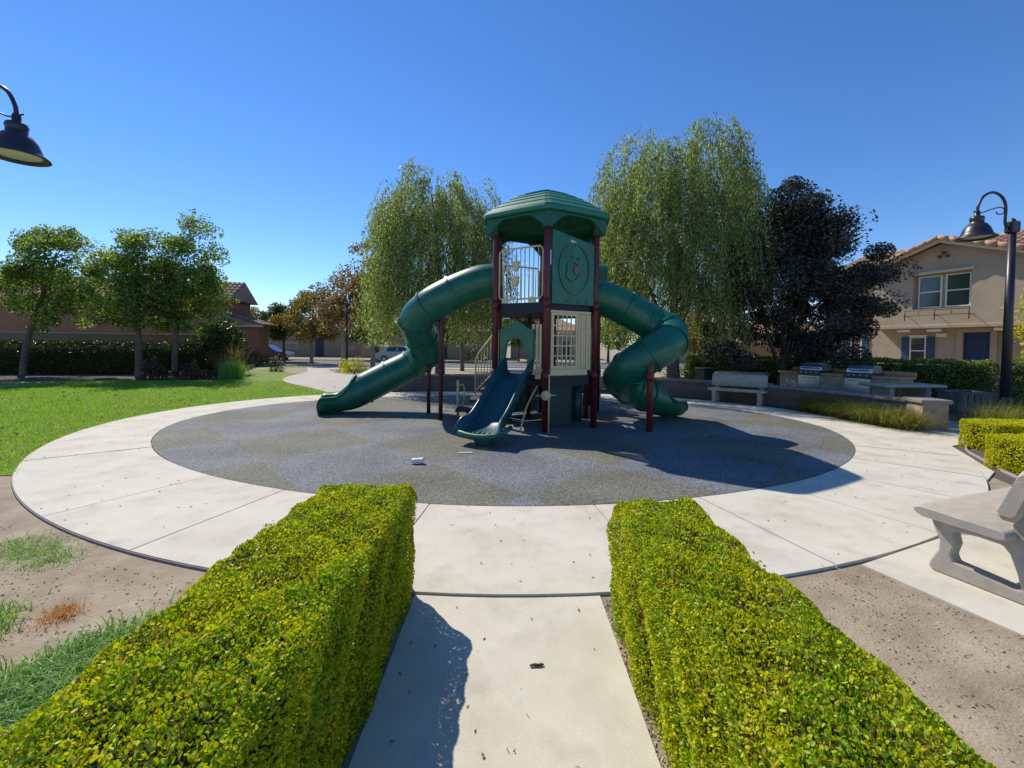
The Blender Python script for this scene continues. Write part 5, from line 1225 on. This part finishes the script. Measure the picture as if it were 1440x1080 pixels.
# ------------------------------------------------------------------ small things
cu = empty('paper_cup', (-1.24, 5.75, 0.045), rad(8), 'crumpled white paper cup with red straw lying on the rubber surface', 'cup')
MB().lathe([(0.0, -0.085), (0.030, -0.085), (0.034, -0.02), (0.041, 0.06), (0.043, 0.075), (0.040, 0.075), (0.0, 0.070)], n=16, rot=Matrix.Rotation(rad(90), 3, 'Y') @ Matrix.Rotation(rad(4), 3, 'X')).build('cup_body', 'paper_cup', cu)
MB().tube([(-0.08, 0.01, 0.0), (-0.15, 0.03, 0.01), (-0.19, 0.02, 0.0)], 0.004, 6).build('straw', 'straw_red', cu)
tag(MB().box((-0.65, 6.36, 0.008), (0.20, 0.035, 0.008), rz=rad(5), bev=0.003).build('litter_strip', 'litter_white'), 'thin white strip of litter on the rubber surface', 'litter')
tw = MB(); tw.tube([(0.118, 2.142, -0.010), (0.14, 2.147, -0.008), (0.165, 2.146, -0.009), (0.19, 2.153, -0.010)], [0.005, 0.007, 0.0065, 0.004], 7); tw.tube([(0.165, 2.147, -0.009), (0.18, 2.162, -0.009)], [0.004, 0.002], 5)
tag(tw.build('twig', 'twig'), 'short brown twig lying on the path slab', 'twig')
dl = MB()
pts = []
for i in range(12):
    a = 2 * math.pi * i / 12; r = 0.075 * (1 + 0.35 * math.cos(5 * a)); pts.append((0.70 + r * math.cos(a), 1.93 + 0.8 * r * math.sin(a), -0.045 + 0.028 * math.sin(2.3 * a) ** 2))
dl.add([(0.70, 1.93, -0.03)] + pts, [(0, 1 + i, 1 + (i + 1) % 12) for i in range(12)])
dlo = tag(dl.build('dry_leaf', 'dry_leaf'), 'large curled brown leaf lying beside the path slab', 'leaf'); dlo.modifiers.new('thick', 'SOLIDIFY').thickness = 0.003
st = MB(); st.tube([(-4.15, 2.98, -0.06), (-3.72, 3.02, -0.05)], [0.012, 0.006], 6)
tag(st.build('stick', 'litter_white'), 'pale stick lying on the bare dirt', 'stick')

# cars by the road
def car(loc, rz, m, label):
    e = empty('parked_car', loc, rz, label, 'car', 'cars parked along the road')
    body = [(-2.15, 0.30), (-2.2, 0.62), (-2.05, 0.86), (-1.2, 0.95), (1.0, 0.95), (1.95, 0.80), (2.2, 0.62), (2.2, 0.32), (1.75, 0.25), (-1.75, 0.25)]
    Mx = Matrix(((1, 0, 0, 0), (0, 0, -1, 0), (0, 1, 0, 0), (0, 0, 0, 1)))
    b = MB().prism(body, -0.85, 0.85, Mx).build('car_body', m, e)
    cab = [(-1.75, 0.94), (-1.25, 1.42), (-0.2, 1.50), (0.45, 1.42), (1.15, 0.94)]
    MB().add([(x, s * (0.80 - 0.22 * (z - 0.94)), z) for s in (-1, 1) for x, z in cab], [(0, 1, 2, 3, 4), (9, 8, 7, 6, 5)] + [(i, 5 + i, 5 + (i + 1) % 5, (i + 1) % 5) for i in range(5)]).build('cabin', m, e)
    for s in (-1, 1):
        for xs in ([(-1.15, 0.98), (-1.0, 1.36), (-0.25, 1.42), (-0.25, 0.98)], [(-0.17, 0.98), (-0.17, 1.42), (0.38, 1.36), (0.88, 0.98)]):
            MB().add([(x, s * (0.815 - 0.22 * (z - 0.94)), z) for x, z in xs], [(0, 1, 2, 3)]).build('window', 'glass', e)
        for x in (-1.35, 1.35):
            wl_ = MB().tube([(x, s * 0.68, 0.31), (x, s * 0.88, 0.31)], 0.31, 20).build('wheel', 'tyre', e)
            MB().tube([(x, s * 0.86, 0.31), (x, s * 0.89, 0.31)], 0.19, 14).build('rim', 'steel', wl_)
        MB().box((2.17, s * 0.6, 0.66), (0.08, 0.35, 0.12), bev=0.02).build('headlight', 'white_paint', e)
        MB().box((-2.16, s * 0.62, 0.70), (0.07, 0.30, 0.12), bev=0.02).build('tail_light', 'tail_red', e)
car((-22.3, 40.0 - 1.2, -0.055), rad(4), 'car_blue', 'blue parked car beyond the planting bed')
car((-9.8, 38.4, -0.055), 0, 'car_white', 'white parked car behind the left tube slide')
